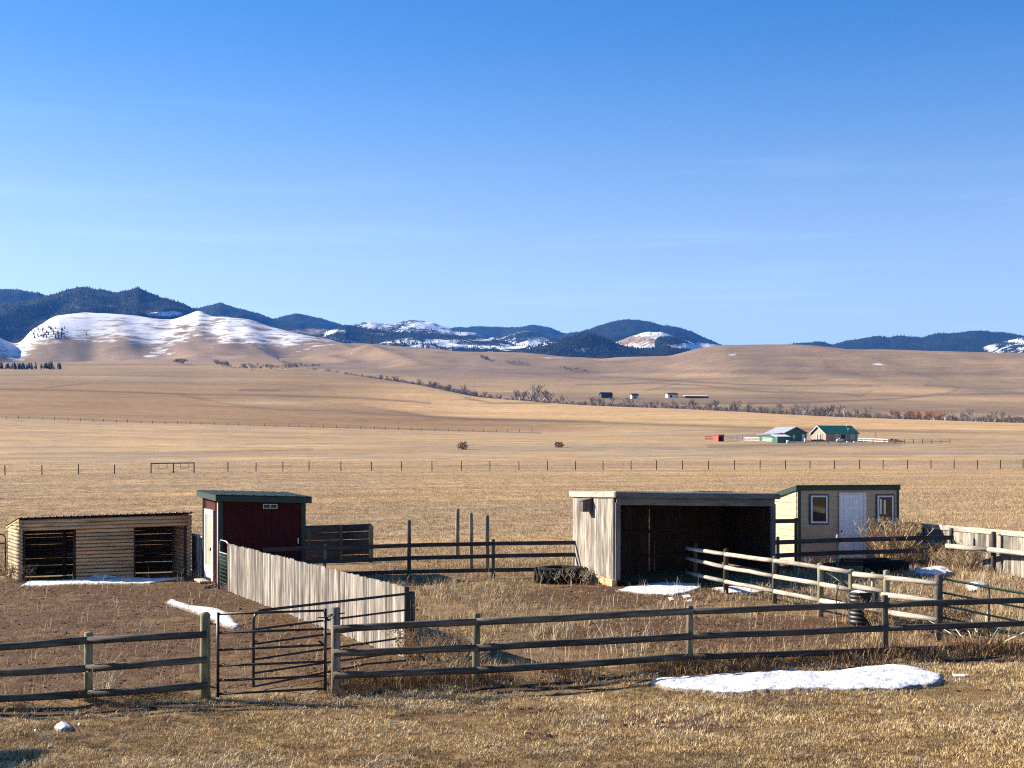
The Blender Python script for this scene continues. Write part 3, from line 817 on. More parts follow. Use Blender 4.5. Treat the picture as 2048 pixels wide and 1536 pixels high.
# clods and droppings on the bare soil
CLOD = leaf_mat('soil_clods', [(0.045, 0.026, 0.014), (0.085, 0.05, 0.028), (0.14, 0.09, 0.055)], rough=0.95)
def lump(seed):
    r = random.Random(seed); bm = bmesh.new(); bmesh.ops.create_icosphere(bm, subdivisions=1, radius=1.0)
    for v in bm.verts: v.co = Vector((v.co.x * r.uniform(0.7, 1.2), v.co.y * r.uniform(0.7, 1.2), v.co.z * r.uniform(0.35, 0.65)))
    me = bpy.data.meshes.new('clod'); bm.to_mesh(me); bm.free(); me.materials.append(CLOD); return me
c_clod = source_collection('clod', [lump(i) for i in range(5)])
n = 14000
y = rng.uniform(19, 46, n); x = rng.uniform(-0.46, 0.40, n) * (y + 2)
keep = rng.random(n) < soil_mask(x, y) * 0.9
place('soil_clods', x[keep], y[keep], 0.012, 0.055, c_clod, 5, 'trampled clods of brown soil in the pens and on the lawn', 'soil')
# rank grass under the front fence
c_rust = source_collection('rust_tuft', [clump('rust_tuft', 26, 0.06, 0.24, 0.16, 0.035, 0.7, RUST, 200 + i) for i in range(5)])
n = 1500
x = rng.uniform(-11, 11.5, n); y = front_y(x) + rng.normal(-0.02, 0.26, n)
keep = ~((x > -5.15) & (x < -3.35)) & (rng.random(n) < 0.12 + 1.5 * sstep(0.30, 0.72, fbm(x / 1.3, y * 0, 3, 44)))
place('fence_line_grass', x[keep], y[keep], 0.4, 1.3, c_rust, 5, 'rusty brown grass growing under the front rail fence', 'grass')
# pens
c_straw = source_collection('straw_tuft', [clump('straw_tuft', 26, 0.06, 0.30, 0.20, 0.03, 1.0, STRAW, 300 + i) for i in range(6)] + [clump('pale_tuft', 7, 0.12, 0.50, 0.12, 0.018, 0.7, PALE, 320 + i) for i in range(2)])
n = 16000
y = rng.uniform(24, 47, n); x = rng.uniform(-0.30, 0.46, n) * (y + 2)
inpen = (y > front_y(x) + 0.3) & (x > plank_x(y) + 0.15)
dens = 0.9 - soil_mask(x, y) * 1.1
dens = dens * (0.12 + 1.0 * sstep(0.36, 0.68, fbm(x / 1.5, y / 1.5, 4, 46)))
dens = np.where(y > 44, dens * 0.5, dens)
open_in = (y > 38.7) & (y < 44) & (x > 2.2) & (x < 8)
tan_in = (y > 43.6) & (x > 8.6) & (x < 13.2)
keep = inpen & (rng.random(n) < dens) & ~open_in & ~tan_in
place('pen_grass', x[keep], y[keep], 0.45, 1.15, c_straw, 8, 'tall dry straw grass and weeds inside the pens', 'grass')
# thin litter and sparse tufts on the bare left pen
c_lit = source_collection('litter_tuft', [clump('litter_tuft', 10, 0.015, 0.07, 0.22, 0.09, 2.4, STRAW if i % 2 else RUST, 400 + i) for i in range(4)] + [clump('stalk_tuft', 3, 0.15, 0.45, 0.05, 0.018, 0.35, PALE, 420)])
n = 26000
y = rng.uniform(23, 47, n); x = rng.uniform(-0.46, 0.36, n) * (y + 2)
keep = (y > front_y(x) + 0.1) & (rng.random(n) < 0.30 + 0.6 * soil_mask(x, y)) 
idx_ = np.where(rng.random(n) < 0.06, 4, rng.integers(0, 4, n))
sel = keep & ~((y > 38.7) & (y < 44) & (x > 2.2) & (x < 8))
scatter('straw_litter', ground_pts(x[sel], y[sel]), rng.uniform(0, 6.283, sel.sum()), rng.uniform(0.5, 1.3, sel.sum()), idx_[sel], c_lit, 'straw litter and sparse stalks on the bare pen soil', 'litter')
# pasture beyond the pens
c_fld = source_collection('pasture_tuft', [clump('pasture_tuft', 24, 0.03, 0.11, 0.28, 0.07, 1.1, FIELDB, 500 + i) for i in range(6)])
n = 90000
y = 46 * (260 / 46.0) ** rng.random(n); x = rng.uniform(-0.44, 0.44, n) * (y + 4)
keep = (rng.random(n) < 0.35 + 0.9 * fbm(x / 9, y / 5, 4, 48)) & ~((y < 50.5) & (x < -4.8) & (x > -19)) & ~((y < 49) & (x > 8) & (x < 14.5))
place('pasture_grass', x[keep], y[keep], 0.6, 1.5, c_fld, 6, 'dry pasture grass on the open field behind the pens', 'grass')
# conifer forest on the mountains
CONIF = leaf_mat('conifer_needles', [(0.006, 0.011, 0.008), (0.012, 0.020, 0.014), (0.022, 0.032, 0.022)])
def conifer(name, seed, tiers=4, n=7):
    r = random.Random(seed); v = []; f = []
    for k in range(tiers):
        z0 = 0.08 + 0.8 * k / tiers; z1 = min(1.0, z0 + 0.42); rr = 0.24 * (1 - k / tiers * 0.85)
        b0 = len(v)
        for q in range(n):
            a = 2 * math.pi * q / n + r.uniform(-0.2, 0.2); rq = rr * r.uniform(0.65, 1.15)
            v.append((rq * math.cos(a), rq * math.sin(a), z0 + r.uniform(-0.03, 0.03)))
        v.append((r.uniform(-0.01, 0.01), r.uniform(-0.01, 0.01), z1))
        for q in range(n): f.append((b0 + q, b0 + (q + 1) % n, b0 + n))
    return mesh(name, v, f, CONIF)
c_con = source_collection('conifer', [conifer('conifer', i) for i in range(5)])
qx = 0.25 * (MX[:-1, :-1] + MX[1:, :-1] + MX[:-1, 1:] + MX[1:, 1:]); qpx = MPX[:-1, :-1]
dy_ = np.maximum(MPY[:-1, :-1] - MPY[1:, :-1], 0) * np.abs(MPX[:-1, 1:] - MPX[:-1, :-1])      # how much of each patch faces the camera
frs = MF[:-1, :-1]
nz = (fbm(MX / 60, MY / 60, 3, 97) - 0.5)[:-1, :-1]
wgt = np.where((np.abs(mu[:-1])[None, :] < 0.47), dy_ + 0.15, 0) * np.where(frs + nz * 1.6 > 0.55, 1.0, 0.03)
wgt = wgt / wgt.sum()
pick = rng.choice(wgt.size, 60000, p=wgt.ravel())
ri, ci_ = np.unravel_index(pick, wgt.shape)
a_ = rng.random(len(ri)); b2 = rng.random(len(ri))
def bil(Aa): return (Aa[ri, ci_] * (1 - a_) * (1 - b2) + Aa[ri + 1, ci_] * a_ * (1 - b2) + Aa[ri, ci_ + 1] * (1 - a_) * b2 + Aa[ri + 1, ci_ + 1] * a_ * b2)
scatter('conifer_forest', np.stack([bil(MX), bil(MY), bil(MZ) + EYE - 1], -1), rng.uniform(0, 6.28, len(ri)), rng.uniform(5, 10.5, len(ri)), rng.integers(0, 5, len(ri)), c_con, 'dark conifer forest covering the mountain ridges', 'forest')

# ------------------------------------------------------------------ front rail fence
def post_px(px, top, Y, r, mat, parent, name='post', dome=0.03, lean=(0, 0), below=0.25, crook=0.5):
    b = G(px, Y); t = P(px, top, Y)
    t = Vector((b.x + lean[0], b.y + lean[1], t.z))
    return pole(name, b - UP * below, t, r, mat, parent, r * 0.95, 12, crook, dome)
def rails_px(rows, parent, r, mat, dy=-0.12, shape='round', t=0.04):
    """rows: list of [(px, py, Y), (px, py, Y)] spans"""
    for (a, b) in rows:
        A_ = P(*a) + Vector((0, dy, 0)); B_ = P(*b) + Vector((0, dy, 0))
        if shape == 'round': pole('rail', A_, B_, r, mat, parent, r * random.uniform(0.9, 1.05), 10, 0.8)
        else: plank('rail', A_, B_, r * 2, t, mat, parent)
FY = lambda px: float(np.interp(px, [-200, 177, 411, 671, 953, 1380, 1770, 2200], [22.7, 23.1, 23.2, 23.35, 23.9, 24.8, 25.35, 26.0]))
fl = thing('rail_fence', 'weathered three-rail wooden fence left of the black gate, running out of view', 'fence', G(177, FY(177)))
post_px(177, 1264, FY(177), 0.075, W_GREEN, fl, dome=0.01)
post_px(411, 1224, FY(411), 0.094, W_GREEN, fl, dome=0.06)
post_px(-120, 1290, FY(-120), 0.075, W_GREEN, fl, dome=0.01)
RY = {-160: (1302, 1351, 1401), 177: (1279, 1335, 1386), 414: (1267, 1317, 1369), 668: (1256, 1304, 1349), 953: (1242, 1294, 1339), 1380: (1221, 1271, 1312), 1770: (1208, 1255, 1300), 2200: (1194, 1240, 1284)}
def spans(p0, p1, parent, r, mat):
    for k in range(3):
        rails_px([((p0, RY[p0][k], FY(p0)), (p1 + (3 if p1 < 2000 else 0), RY[p1][k], FY(p1)))], parent, r, mat, -0.13 + 0.012 * k)
spans(-160, 177, fl, 0.066, W_RAIL); spans(177, 414, fl, 0.064, W_RAIL)
fr = thing('rail_fence', 'long three-rail wooden fence running right from the gate post past the snow bank', 'fence', G(953, FY(953)))
gp = post_px(671, 1214, FY(671), 0.082, W_GREY, fr, dome=0.015)
tag(gp, 'thick grey gate post with a bolted hinge')
pole('hinge_bolt', P(655, 1230, FY(671) - 0.08), P(690, 1226, FY(671) - 0.02), 0.012, BLACKM, fr, n=6, crook=0)
for px, top, r in ((953, 1226, 0.070), (1380, 1211, 0.062), (1770, 1190, 0.062), (2130, 1180, 0.06)):
    post_px(px, top, FY(px), r, W_GREEN if px != 1770 else W_RAIL, fr, dome=0.012)
spans(668, 953, fr, 0.064, W_RAIL); spans(953, 1380, fr, 0.065, W_RAIL); spans(1380, 1770, fr, 0.060, W_DARK); spans(1770, 2200, fr, 0.058, W_DARK)

# ------------------------------------------------------------------ gates
def lerp3(a, b, t): return Vector(a) * (1 - t) + Vector(b) * t
g1 = thing('tube_gate', 'closed black steel tube gate with six bars in the front fence', 'gate', G(545, 23.0))
YA, YB = 22.98, 23.12
tube('upright', [P(436, 1225, YA), P(436, 1394, YA)], 0.026, BLACKM, g1)
tube('upright', [P(650.5, 1217, YB), P(650.5, 1381, YB)], 0.026, BLACKM, g1)
for l, r in ((1228, 1221), (1265.5, 1258), (1300, 1290), (1331.5, 1323), (1361, 1352), (1388, 1377)):
    tube('bar', [P(437, l, YA), P(649.5, r, YB)], 0.021, BLACKM, g1)
for py in (1249, 1375):
    tube('hinge', [P(420, py - 2, 23.1), P(428, py, 23.05), P(437, py + 1, YA)], 0.014, BLACKM, g1, 6)
tube('latch', [P(632, 1235, 23.08), P(655, 1235, 23.1), P(664, 1231, 23.16)], 0.011, BLACKM, g1, 6)
tube('latch_chain', [P(651, 1232, 23.1), P(658, 1241, 23.12), P(662, 1236, 23.2)], 0.012, BLACKM, g1, 6)
g2 = thing('bow_gate', 'open black steel gate with rounded corners swung in against the plank fence', 'gate', G(660, 25.3))
NA, NB = 23.95, 26.55
n_top, n_bot = P(507, 1228, NA), P(507, 1374, NA)
f_top, f_bot = P(822, 1188, NB), P(822, 1320, NB)
def arc(p, q, corner, n=5):
    return [Vector(p) * (1 - t) ** 2 + Vector(corner) * 2 * t * (1 - t) + Vector(q) * t * t for t in [i / n for i in range(n + 1)]]
cn = P(507, 1222.5, NA); cf = P(823, 1186.5, NB)
top_n = lerp3(cn, cf, 0.05); top_f = lerp3(cn, cf, 0.965)
tube('frame', [n_bot] + arc(P(507, 1246, NA), top_n, cn) + arc(top_f, P(823, 1206, NB), cf) + [f_bot], 0.025, BLACKM, g2)
for l, r in ((1259, 1218.5), (1288, 1246), (1319, 1273), (1346, 1301)):
    tube('bar', [P(507, l, NA), P(823, r, NB)], 0.020, BLACKM, g2)
tube('bar', [P(507, 1373, NA), lerp3(P(507, 1373, NA), P(823, 1308, NB), 0.6) - UP * 0.02, P(728, 1328.5, 25.6), P(823, 1320, NB)], 0.020, BLACKM, g2)
for px_ in (513, 641):
    tube('latch', [P(px_ - 6, 1281, 24.0 + (px_ - 507) * 0.008), P(px_ + 6, 1288, 24.0 + (px_ - 507) * 0.008)], 0.022, BLACKM, g2, 6)
tube('hinge', [P(823, 1210, NB), P(831, 1213, NB + 0.1)], 0.018, GALV, g2, 6)
g3 = thing('tube_gate', 'green steel tube gate standing at the right behind the front fence', 'gate', G(1960, 26.9))
QA, QB = 27.45, 26.35
def gg(px, py):
    return P(px, py, QA + (QB - QA) * (px - 1881) / (2150 - 1881))
cg = gg(1881, 1157)
tube('frame', [gg(1881, 1262)] + arc(gg(1881, 1172), gg(1893, 1158.6), cg) + [gg(1978, 1175), gg(2048, 1187), gg(2150, 1204)], 0.026, GREENM, g3)
for a_l, a_m, a_r in ((1184.5, 1203, 1235), (1210, 1230.5, 1266), (1234, 1255, 1293), (1257, 1281, 1323)):
    tube('bar', [gg(1881, a_l), gg(1978, a_m), gg(2150, a_r)], 0.021, GREENM, g3)
for px_, a_, b_ in ((1978, 1175, 1282), (2090, 1194, 1308)):
    tube('upright', [gg(px_, a_), gg(px_, b_)], 0.018, BLACKM if px_ == 1978 else GREENM, g3)

# ------------------------------------------------------------------ weathered plank fence across the pens
pf = thing('plank_fence', 'sunlit weathered fence of tall vertical planks running back to the red shed', 'fence', PF_NEAR)
dv = PF_FAR - PF_NEAR; Lf = Vector((dv.x, dv.y, 0)).length; ud = Vector((dv.x, dv.y, 0)).normalized()
nrm = Vector((-ud.y, ud.x, 0))                       # towards the left (sunlit) side
if nrm.x > 0: nrm = -nrm
d_ = 0.0; k = 0
rr = random.Random(4)
while d_ < Lf - 0.08:
    w_ = rr.choice((0.135, 0.145, 0.145, 0.15, 0.19))
    c_ = PF_NEAR + ud * (d_ + w_ / 2); c_.z = H(c_.x, c_.y)
    top = c_ + UP * (1.455 + rr.uniform(-0.022, 0.018)) + nrm * rr.uniform(0.0, 0.008)
    plank('board', c_ + UP * rr.uniform(0.0, 0.04), top, w_ - rr.choice((0.006, 0.012, 0.022)), 0.022, W_PLANK, pf, side=ud + UP * rr.uniform(-0.008, 0.008))
    d_ += w_; k += 1
for hh in (0.3, 1.15):
    plank('backing_rail', PF_NEAR - nrm * 0.045 + UP * hh, PF_FAR - nrm * 0.045 + UP * hh, 0.09, 0.04, W_GREY, pf)
for t_ in (0.0, 0.17, 0.34, 0.5, 0.67, 0.84, 1.0):
    b_ = lerp3(PF_NEAR, PF_FAR, t_) - nrm * 0.12; b_.z = H(b_.x, b_.y)
    pole('post', b_ - UP * 0.2, b_ + UP * (1.42 if t_ else 1.36), 0.06, W_RAIL, pf, dome=0.01)
ep = PF_NEAR - ud * 0.05 + nrm * 0.02
plank('end_post', ep - UP * 0.1, ep + UP * 1.47, 0.07, 0.09, W_DARK, pf, side=ud)
# walk gate at its far end
wg0 = PF_FAR + ud * 0.06; wg1 = PF_FAR + ud * 1.15
wg = thing('wire_gate', 'small round-topped wire mesh walk gate beside the red shed', 'gate', wg0)
zb = H(wg0.x, wg0.y)
def wgp(t_, h_):
    q = lerp3(wg0, wg1, t_); q.z = zb + h_; return q
tube('frame', [wgp(0, 0.1), wgp(0, 1.3)] + arc(wgp(0, 1.35), wgp(0.2, 1.5), wgp(0, 1.5), 4) + arc(wgp(0.8, 1.5), wgp(1, 1.32), wgp(1, 1.5), 4) + [wgp(1, 0.1), wgp(0, 0.1)], 0.02, GALV, wg)
tube('bar', [wgp(0, 1.12), wgp(1, 1.12)], 0.018, GALV, wg)
for i in range(1, 8): tube('mesh_wire', [wgp(i / 8, 0.1), wgp(i / 8, 1.12)], 0.004, GREENM, wg, 4)
for i in range(1, 9): tube('mesh_wire', [wgp(0, 0.1 + i * 0.115), wgp(1, 0.1 + i * 0.115)], 0.004, GREENM, wg, 4)
hp_ = wg1 + ud * 0.1; hp_.z = H(hp_.x, hp_.y)
pole('post', hp_ - UP * 0.2, hp_ + UP * 1.35, 0.045, W_GREEN, wg, dome=0.01)
# left-edge wire gate
lg = thing('wire_gate', 'black round-cornered wire gate at the left end of the log shelter', 'gate', G(5, 47.0))
LY = 47.0
lx = lambda px, py: P(px, py, LY)
tube('frame', [lx(11, 1150), lx(11, 1080)] + arc(lx(11, 1078), lx(-4, 1068), lx(11, 1068), 4) + [lx(-60, 1069), lx(-66, 1152), lx(11, 1150)], 0.024, BLACKM, lg)
tube('bar', [lx(11, 1087), lx(-65, 1089)], 0.02, BLACKM, lg)
for i in range(1, 9): tube('mesh_wire', [lx(11 - i * 8.5, 1087), lx(11 - i * 8.5, 1150)], 0.005, BLACKM, lg, 4)
for i in range(1, 7): tube('mesh_wire', [lx(11, 1087 + i * 9), lx(-65, 1089 + i * 9)], 0.005, BLACKM, lg, 4)

# ------------------------------------------------------------------ frame helper for sheds
class Box:
    def __init__(s, FL, FR, back, hs):
        s.FL, s.FR, s.back, s.hs = Vector(FL), Vector(FR), Vector(back), hs     # hs: FL, FR, BL, BR heights
        s.u = Vector((s.FR.x - s.FL.x, s.FR.y - s.FL.y, 0)); s.W = s.u.length; s.un = s.u.normalized()
        s.bn = Vector((s.back.x, s.back.y, 0)).normalized(); s.D = s.back.length
        s.nf = -Vector((-s.un.y, s.un.x, 0))            # outward front
        s.nl = -Vector((s.bn.y, -s.bn.x, 0)); 
        if s.nl.dot(s.un) > 0: s.nl = -s.nl             # outward left
    def pt(s, a, b, h=0.0, top=None):
        """a along the front (0..1), b towards the back (0..1); h above the base, or top = offset from the roof line"""
        p = s.FL + s.u * a + s.back * b
        z = s.FL.z * (1 - a) + s.FR.z * a
        if top is not None:
            ht = (s.hs[0] * (1 - a) + s.hs[1] * a) * (1 - b) + (s.hs[2] * (1 - a) + s.hs[3] * a) * b
            h = ht + top
        return Vector((p.x, p.y, z + h))

# ------------------------------------------------------------------ log shelter
ls_FL = GP(41, 1164); ls_FR = GP(379, 1153)
LS = Box(ls_FL, ls_FR, (-1.02, 1.75, 0), (2.13, 2.15, 1.80, 1.82))
ls = thing('log_shelter', 'low log animal shelter with two dark openings and a ribbed metal roof', 'shelter', ls_FL)
NC = 17; ch = 2.08 / NC
frac = lambda px: (px - 41) / (379 - 41.0)
a0, a1, a2_, a3 = frac(47), frac(152), frac(267), frac(374)
for k in range(NC):
    h_ = ch * (k + 0.5)
    r_ = ch * 0.455 * rr.uniform(0.95, 1.05)
    if k >= NC - 3:
        pole('log', LS.pt(-0.012, 0, h_), LS.pt(1.012, 0, h_ + 0.01), r_ * 1.1, W_LOG, ls, n=10)
    else:
        pole('log', LS.pt(a1, 0, h_), LS.pt(a2_, 0, h_), r_, W_LOG, ls, n=10)
    top_lim = 1.80
    # end walls: pale log colour on the left end only
    f0 = -0.03; 
    roof_h = lambda b, a=0: (LS.hs[0] * (1 - b) + LS.hs[2] * b) - 0.05
    bmax = 1.04 if h_ < 1.74 else max(0.15, (2.13 - 0.06 - h_) / 0.33)
    pole('log', LS.pt(0, f0 - rr.uniform(0, 0.02), h_), LS.pt(0, min(1.04, bmax), h_), r_ * rr.uniform(1.08, 1.22), W_LOGP, ls, n=10)
    pole('log', LS.pt(1, f0, h_), LS.pt(1, min(1.04, bmax), h_), r_ * 1.18, W_LOG, ls, n=8)
    if h_ < 1.72:
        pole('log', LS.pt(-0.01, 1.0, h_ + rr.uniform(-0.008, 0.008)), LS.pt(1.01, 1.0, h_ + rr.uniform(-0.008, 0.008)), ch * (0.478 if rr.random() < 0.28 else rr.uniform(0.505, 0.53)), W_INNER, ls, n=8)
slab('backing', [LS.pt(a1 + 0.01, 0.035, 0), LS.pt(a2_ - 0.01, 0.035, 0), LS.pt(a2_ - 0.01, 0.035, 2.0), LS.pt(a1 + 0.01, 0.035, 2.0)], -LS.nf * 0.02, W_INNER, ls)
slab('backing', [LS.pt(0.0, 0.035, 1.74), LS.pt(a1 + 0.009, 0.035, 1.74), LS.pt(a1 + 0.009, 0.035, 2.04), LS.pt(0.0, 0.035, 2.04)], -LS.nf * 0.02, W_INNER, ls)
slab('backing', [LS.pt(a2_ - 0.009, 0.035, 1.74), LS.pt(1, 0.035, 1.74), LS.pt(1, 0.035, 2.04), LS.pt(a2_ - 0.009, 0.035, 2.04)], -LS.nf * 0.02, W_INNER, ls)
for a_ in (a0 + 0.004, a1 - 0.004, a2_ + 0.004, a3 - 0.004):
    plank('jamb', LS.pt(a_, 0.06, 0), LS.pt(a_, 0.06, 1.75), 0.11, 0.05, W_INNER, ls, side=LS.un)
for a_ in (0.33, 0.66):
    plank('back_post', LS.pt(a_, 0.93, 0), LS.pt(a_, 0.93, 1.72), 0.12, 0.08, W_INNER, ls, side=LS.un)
for k in range(6):
    a_ = 0.05 + 0.18 * k
    plank('rafter', LS.pt(a_, 0.02, top=-0.06), LS.pt(a_, 0.98, top=-0.06), 0.09, 0.04, W_INNER, ls)
def ribbed_roof(bx, parent, mat, a0, a1, b0, b1, nr, rh=0.025, th=0.012, up=0.02, name='roof'):
    v = []; f = []; prof = []
    for i in range(nr):
        c = (i + 0.5) / nr; w = 0.16 / nr; w2 = 0.09 / nr
        prof += [(c - w - 0.12 / nr, 0), (c - w, 0), (c - w2, rh), (c + w2, rh), (c + w, 0)]
    prof = [(0, 0)] + prof + [(1, 0)]
    for a, h in prof:
        aa = a0 + (a1 - a0) * a
        for b in (b0, b1):
            v.append(bx.pt(aa, b, top=up + h)); v.append(bx.pt(aa, b, top=up + h - th))
    for i in range(len(prof) - 1):
        k = 4 * i
        f += [(k, k + 4, k + 6, k + 2), (k + 1, k + 3, k + 7, k + 5), (k, k + 1, k + 5, k + 4), (k + 2, k + 6, k + 7, k + 3)]
    f += [(0, 2, 3, 1), (4 * len(prof) - 4, 4 * len(prof) - 3, 4 * len(prof) - 1, 4 * len(prof) - 2)]
    return wobj(name, v, f, mat, parent)
ROOFBR = plain('brown_ribbed_roof', (0.20, 0.16, 0.13), (0.14, 0.11, 0.09), rough=0.55, scale=2)
ribbed_roof(LS, ls, ROOFBR, -0.022, 1.022, -0.06, 1.12, 25)
plank('verge_board', LS.pt(-0.012, -0.04, top=-0.03), LS.pt(-0.012, 1.12, top=-0.03), 0.08, 0.03, W_LOG, ls)

# ------------------------------------------------------------------ red shed
rs_FL = GP(438, 1170)
th_ = math.radians(17)
RW = 2.72
rs_FR = rs_FL + Vector((RW * math.cos(th_), RW * math.sin(th_), 0)); rs_FR.z = rs_FL.z + 0.03
RS = Box(rs_FL, rs_FR, (-1.0, 2.15, 0), (2.74, 2.62, 2.79, 2.67))
rs = thing('red_shed', 'small dark red metal shed with green trim and a narrow white door', 'shed', rs_FL)
slab('wall', [RS.pt(0, 0), RS.pt(1, 0), RS.pt(1, 0, top=0), RS.pt(0, 0, top=0)], -RS.nf * 0.06, REDM, rs)
slab('wall', [RS.pt(0, 0.03), RS.pt(0, 1), RS.pt(0, 1, top=0), RS.pt(0, 0.03, top=0)], -RS.nl * 0.06, REDM, rs)
slab('wall', [RS.pt(1, 0.03), RS.pt(1, 1), RS.pt(1, 1, top=0), RS.pt(1, 0.03, top=0)], RS.nl * 0.06, REDM, rs)
slab('wall', [RS.pt(0.03, 1), RS.pt(0.97, 1), RS.pt(0.97, 1, top=0), RS.pt(0.03, 1, top=0)], RS.nf * 0.06, REDM, rs)
for i in range(1, 13):
    a_ = i / 13
    plank('rib', RS.pt(a_, 0) + RS.nf * 0.008, RS.pt(a_, 0, top=-0.02) + RS.nf * 0.008, 0.035, 0.022, REDM, rs, side=RS.un)
for b_ in (0.10, 0.19, 0.80, 0.90):
    plank('rib', RS.pt(0, b_) + RS.nl * 0.008, RS.pt(0, b_, top=-0.02) + RS.nl * 0.008, 0.035, 0.022, REDM, rs, side=RS.bn)
for a_, b_, wu in ((0.0, 0.0, 0.14), (1.0, 0.0, 0.14)):
    plank('corner_trim', RS.pt(a_, b_) + RS.nf * 0.012 + RS.un * (0.055 if a_ == 0 else -0.055), RS.pt(a_, b_, top=0) + RS.nf * 0.012 + RS.un * (0.055 if a_ == 0 else -0.055), wu, 0.03, GREENTRIM, rs, side=RS.un)
plank('corner_trim', RS.pt(0, 0.045) + RS.nl * 0.012, RS.pt(0, 0.045, top=0) + RS.nl * 0.012, 0.06, 0.026, WHITE, rs, side=RS.bn)
plank('corner_trim', RS.pt(0, 0.97) + RS.nl * 0.012, RS.pt(0, 0.97, top=0) + RS.nl * 0.012, 0.10, 0.028, GREENTRIM, rs, side=RS.bn)
# roof with deep fascia
ov = 0.055
def rp(a, b, t): return RS.pt(a, b, top=t)
ROOFDK = plain('shaded_green_roof_sheet', (0.006, 0.017, 0.014), (0.005, 0.013, 0.011), rough=0.55, spec=0.15)  # trim green darkened: the roof's weak grazing light put into its colour
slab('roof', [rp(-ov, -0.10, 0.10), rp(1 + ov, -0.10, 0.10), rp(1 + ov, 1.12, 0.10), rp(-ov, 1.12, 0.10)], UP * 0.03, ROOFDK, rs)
slab('fascia', [rp(-ov, -0.10, -0.08), rp(1 + ov, -0.10, -0.08), rp(1 + ov, -0.10, 0.097), rp(-ov, -0.10, 0.097)], -RS.nf * 0.03, GREENTRIM, rs)
slab('fascia', [rp(-ov, -0.085, -0.08), rp(-ov, 1.12, -0.08), rp(-ov, 1.12, 0.097), rp(-ov, -0.085, 0.097)], -RS.nl * 0.03, GREENTRIM, rs)
slab('fascia', [rp(1 + ov, -0.085, -0.08), rp(1 + ov, 1.12, -0.08), rp(1 + ov, 1.12, 0.097), rp(1 + ov, -0.085, 0.097)], RS.nl * 0.03, GREENTRIM, rs)
for i in range(9):
    a_ = (i + 0.5) / 9 * (1 + 2 * ov) - ov
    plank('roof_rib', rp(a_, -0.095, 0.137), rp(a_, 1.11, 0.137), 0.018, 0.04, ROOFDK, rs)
# vent and outlet on the front
vw = RS.pt(0.0, 0) ; ua = lambda px: (px - 438) / (612 - 438.0)
def rsf(px, py, out=0.02):
    p = RS.pt(ua(px), 0); z = P(px, py, p.y).z
    return Vector((p.x, p.y, z)) + RS.nf * out
vt = slab('vent', [rsf(526, 1017), rsf(555, 1017), rsf(555, 1008), rsf(526, 1008)], RS.nf * 0.03, GALV, rs)
for q0, q1 in ((528, 539.5), (541.5, 553)):
    slab('vent_slot', [rsf(q0, 1015.6, 0.05), rsf(q1, 1015.6, 0.05), rsf(q1, 1009.4, 0.05), rsf(q0, 1009.4, 0.05)], RS.nf * 0.004, BLACKM, vt)
slab('outlet', [rsf(596.5, 1087), rsf(598.5, 1087), rsf(598.5, 1076), rsf(596.5, 1076)], RS.nf * 0.03, WHITE, rs)
# door on the sunlit side
def rsl(b, h, out=0.015):
    return RS.pt(0, b, h) + RS.nl * out
dr = slab('door', [rsl(0.33, 0.12, 0.02), rsl(0.70, 0.12, 0.02), rsl(0.70, 2.16, 0.02), rsl(0.33, 2.16, 0.02)], RS.nl * 0.03, CREAMD, rs)
slab('door_frame', [rsl(0.25, 0.06), rsl(0.33, 0.06), rsl(0.33, 2.34), rsl(0.25, 2.34)], RS.nl * 0.06, WHITE, rs)
slab('door_frame', [rsl(0.70, 0.06), rsl(0.78, 0.06), rsl(0.78, 2.34), rsl(0.70, 2.34)], RS.nl * 0.06, WHITE, rs)
slab('door_frame', [rsl(0.33, 2.17), rsl(0.70, 2.17), rsl(0.70, 2.34), rsl(0.33, 2.34)], RS.nl * 0.06, WHITE, rs)
slab('kick_plate', [rsl(0.34, 0.14, 0.05), rsl(0.69, 0.14, 0.05), rsl(0.69, 0.52, 0.05), rsl(0.34, 0.52, 0.05)], RS.nl * 0.012, WHITE, dr)
slab('door_handle', [rsl(0.36, 1.02, 0.05), rsl(0.385, 1.02, 0.05), rsl(0.385, 1.12, 0.05), rsl(0.36, 1.12, 0.05)], RS.nl * 0.05, BLACKM, dr)
st_ = rsl(0.5, 0, 0.3); st_.z = H(st_.x, st_.y)
stp = thing('door_step', 'pale flat plank step lying in front of the red shed door', 'step', st_)
plank('step_board', st_ - RS.bn * 0.45 + UP * 0.06, st_ + RS.bn * 0.40 + UP * 0.07, 0.30, 0.05, W_PEEL, stp, side=RS.nl)
sp_ = GP(424, 1172)
spl = thing('loose_board', 'loose pale board lying on the soil beside the red shed', 'board', sp_)
plank('plank', GP(408, 1177) + UP * 0.03, GP(436, 1170) + UP * 0.04, 0.08, 0.025, W_PEEL, spl, side=Vector((0.2, 1, 0)))

# board fence between log shelter and red shed
bf0 = G(384, 46.6); bf1 = RS.pt(0, 1.0) + Vector((0.02, 0.05, 0)); bf1.z = H(bf1.x, bf1.y)
bf = thing('board_fence', 'short sunlit board fence joining the log shelter to the red shed', 'fence', bf0)
dd_ = bf1 - bf0; un_ = Vector((dd_.x, dd_.y, 0)).normalized(); nb = int(dd_.length / 0.16)
for i in range(nb):
    c_ = lerp3(bf0, bf1, (i + 0.5) / nb); c_.z = H(c_.x, c_.y)
    plank('board', c_, c_ + UP * (1.36 + rr.uniform(-0.02, 0.02)), 0.15, 0.022, W_PLANK, bf, side=un_)
plank('cap_rail', bf0 + UP * 1.39, bf1 + UP * 1.39, 0.05, 0.12, W_PEEL, bf)
plank('back_rail', bf0 + Vector((0.03, 0.05, 0.4)), bf1 + Vector((0.03, 0.05, 0.4)), 0.09, 0.035, W_GREY, bf)

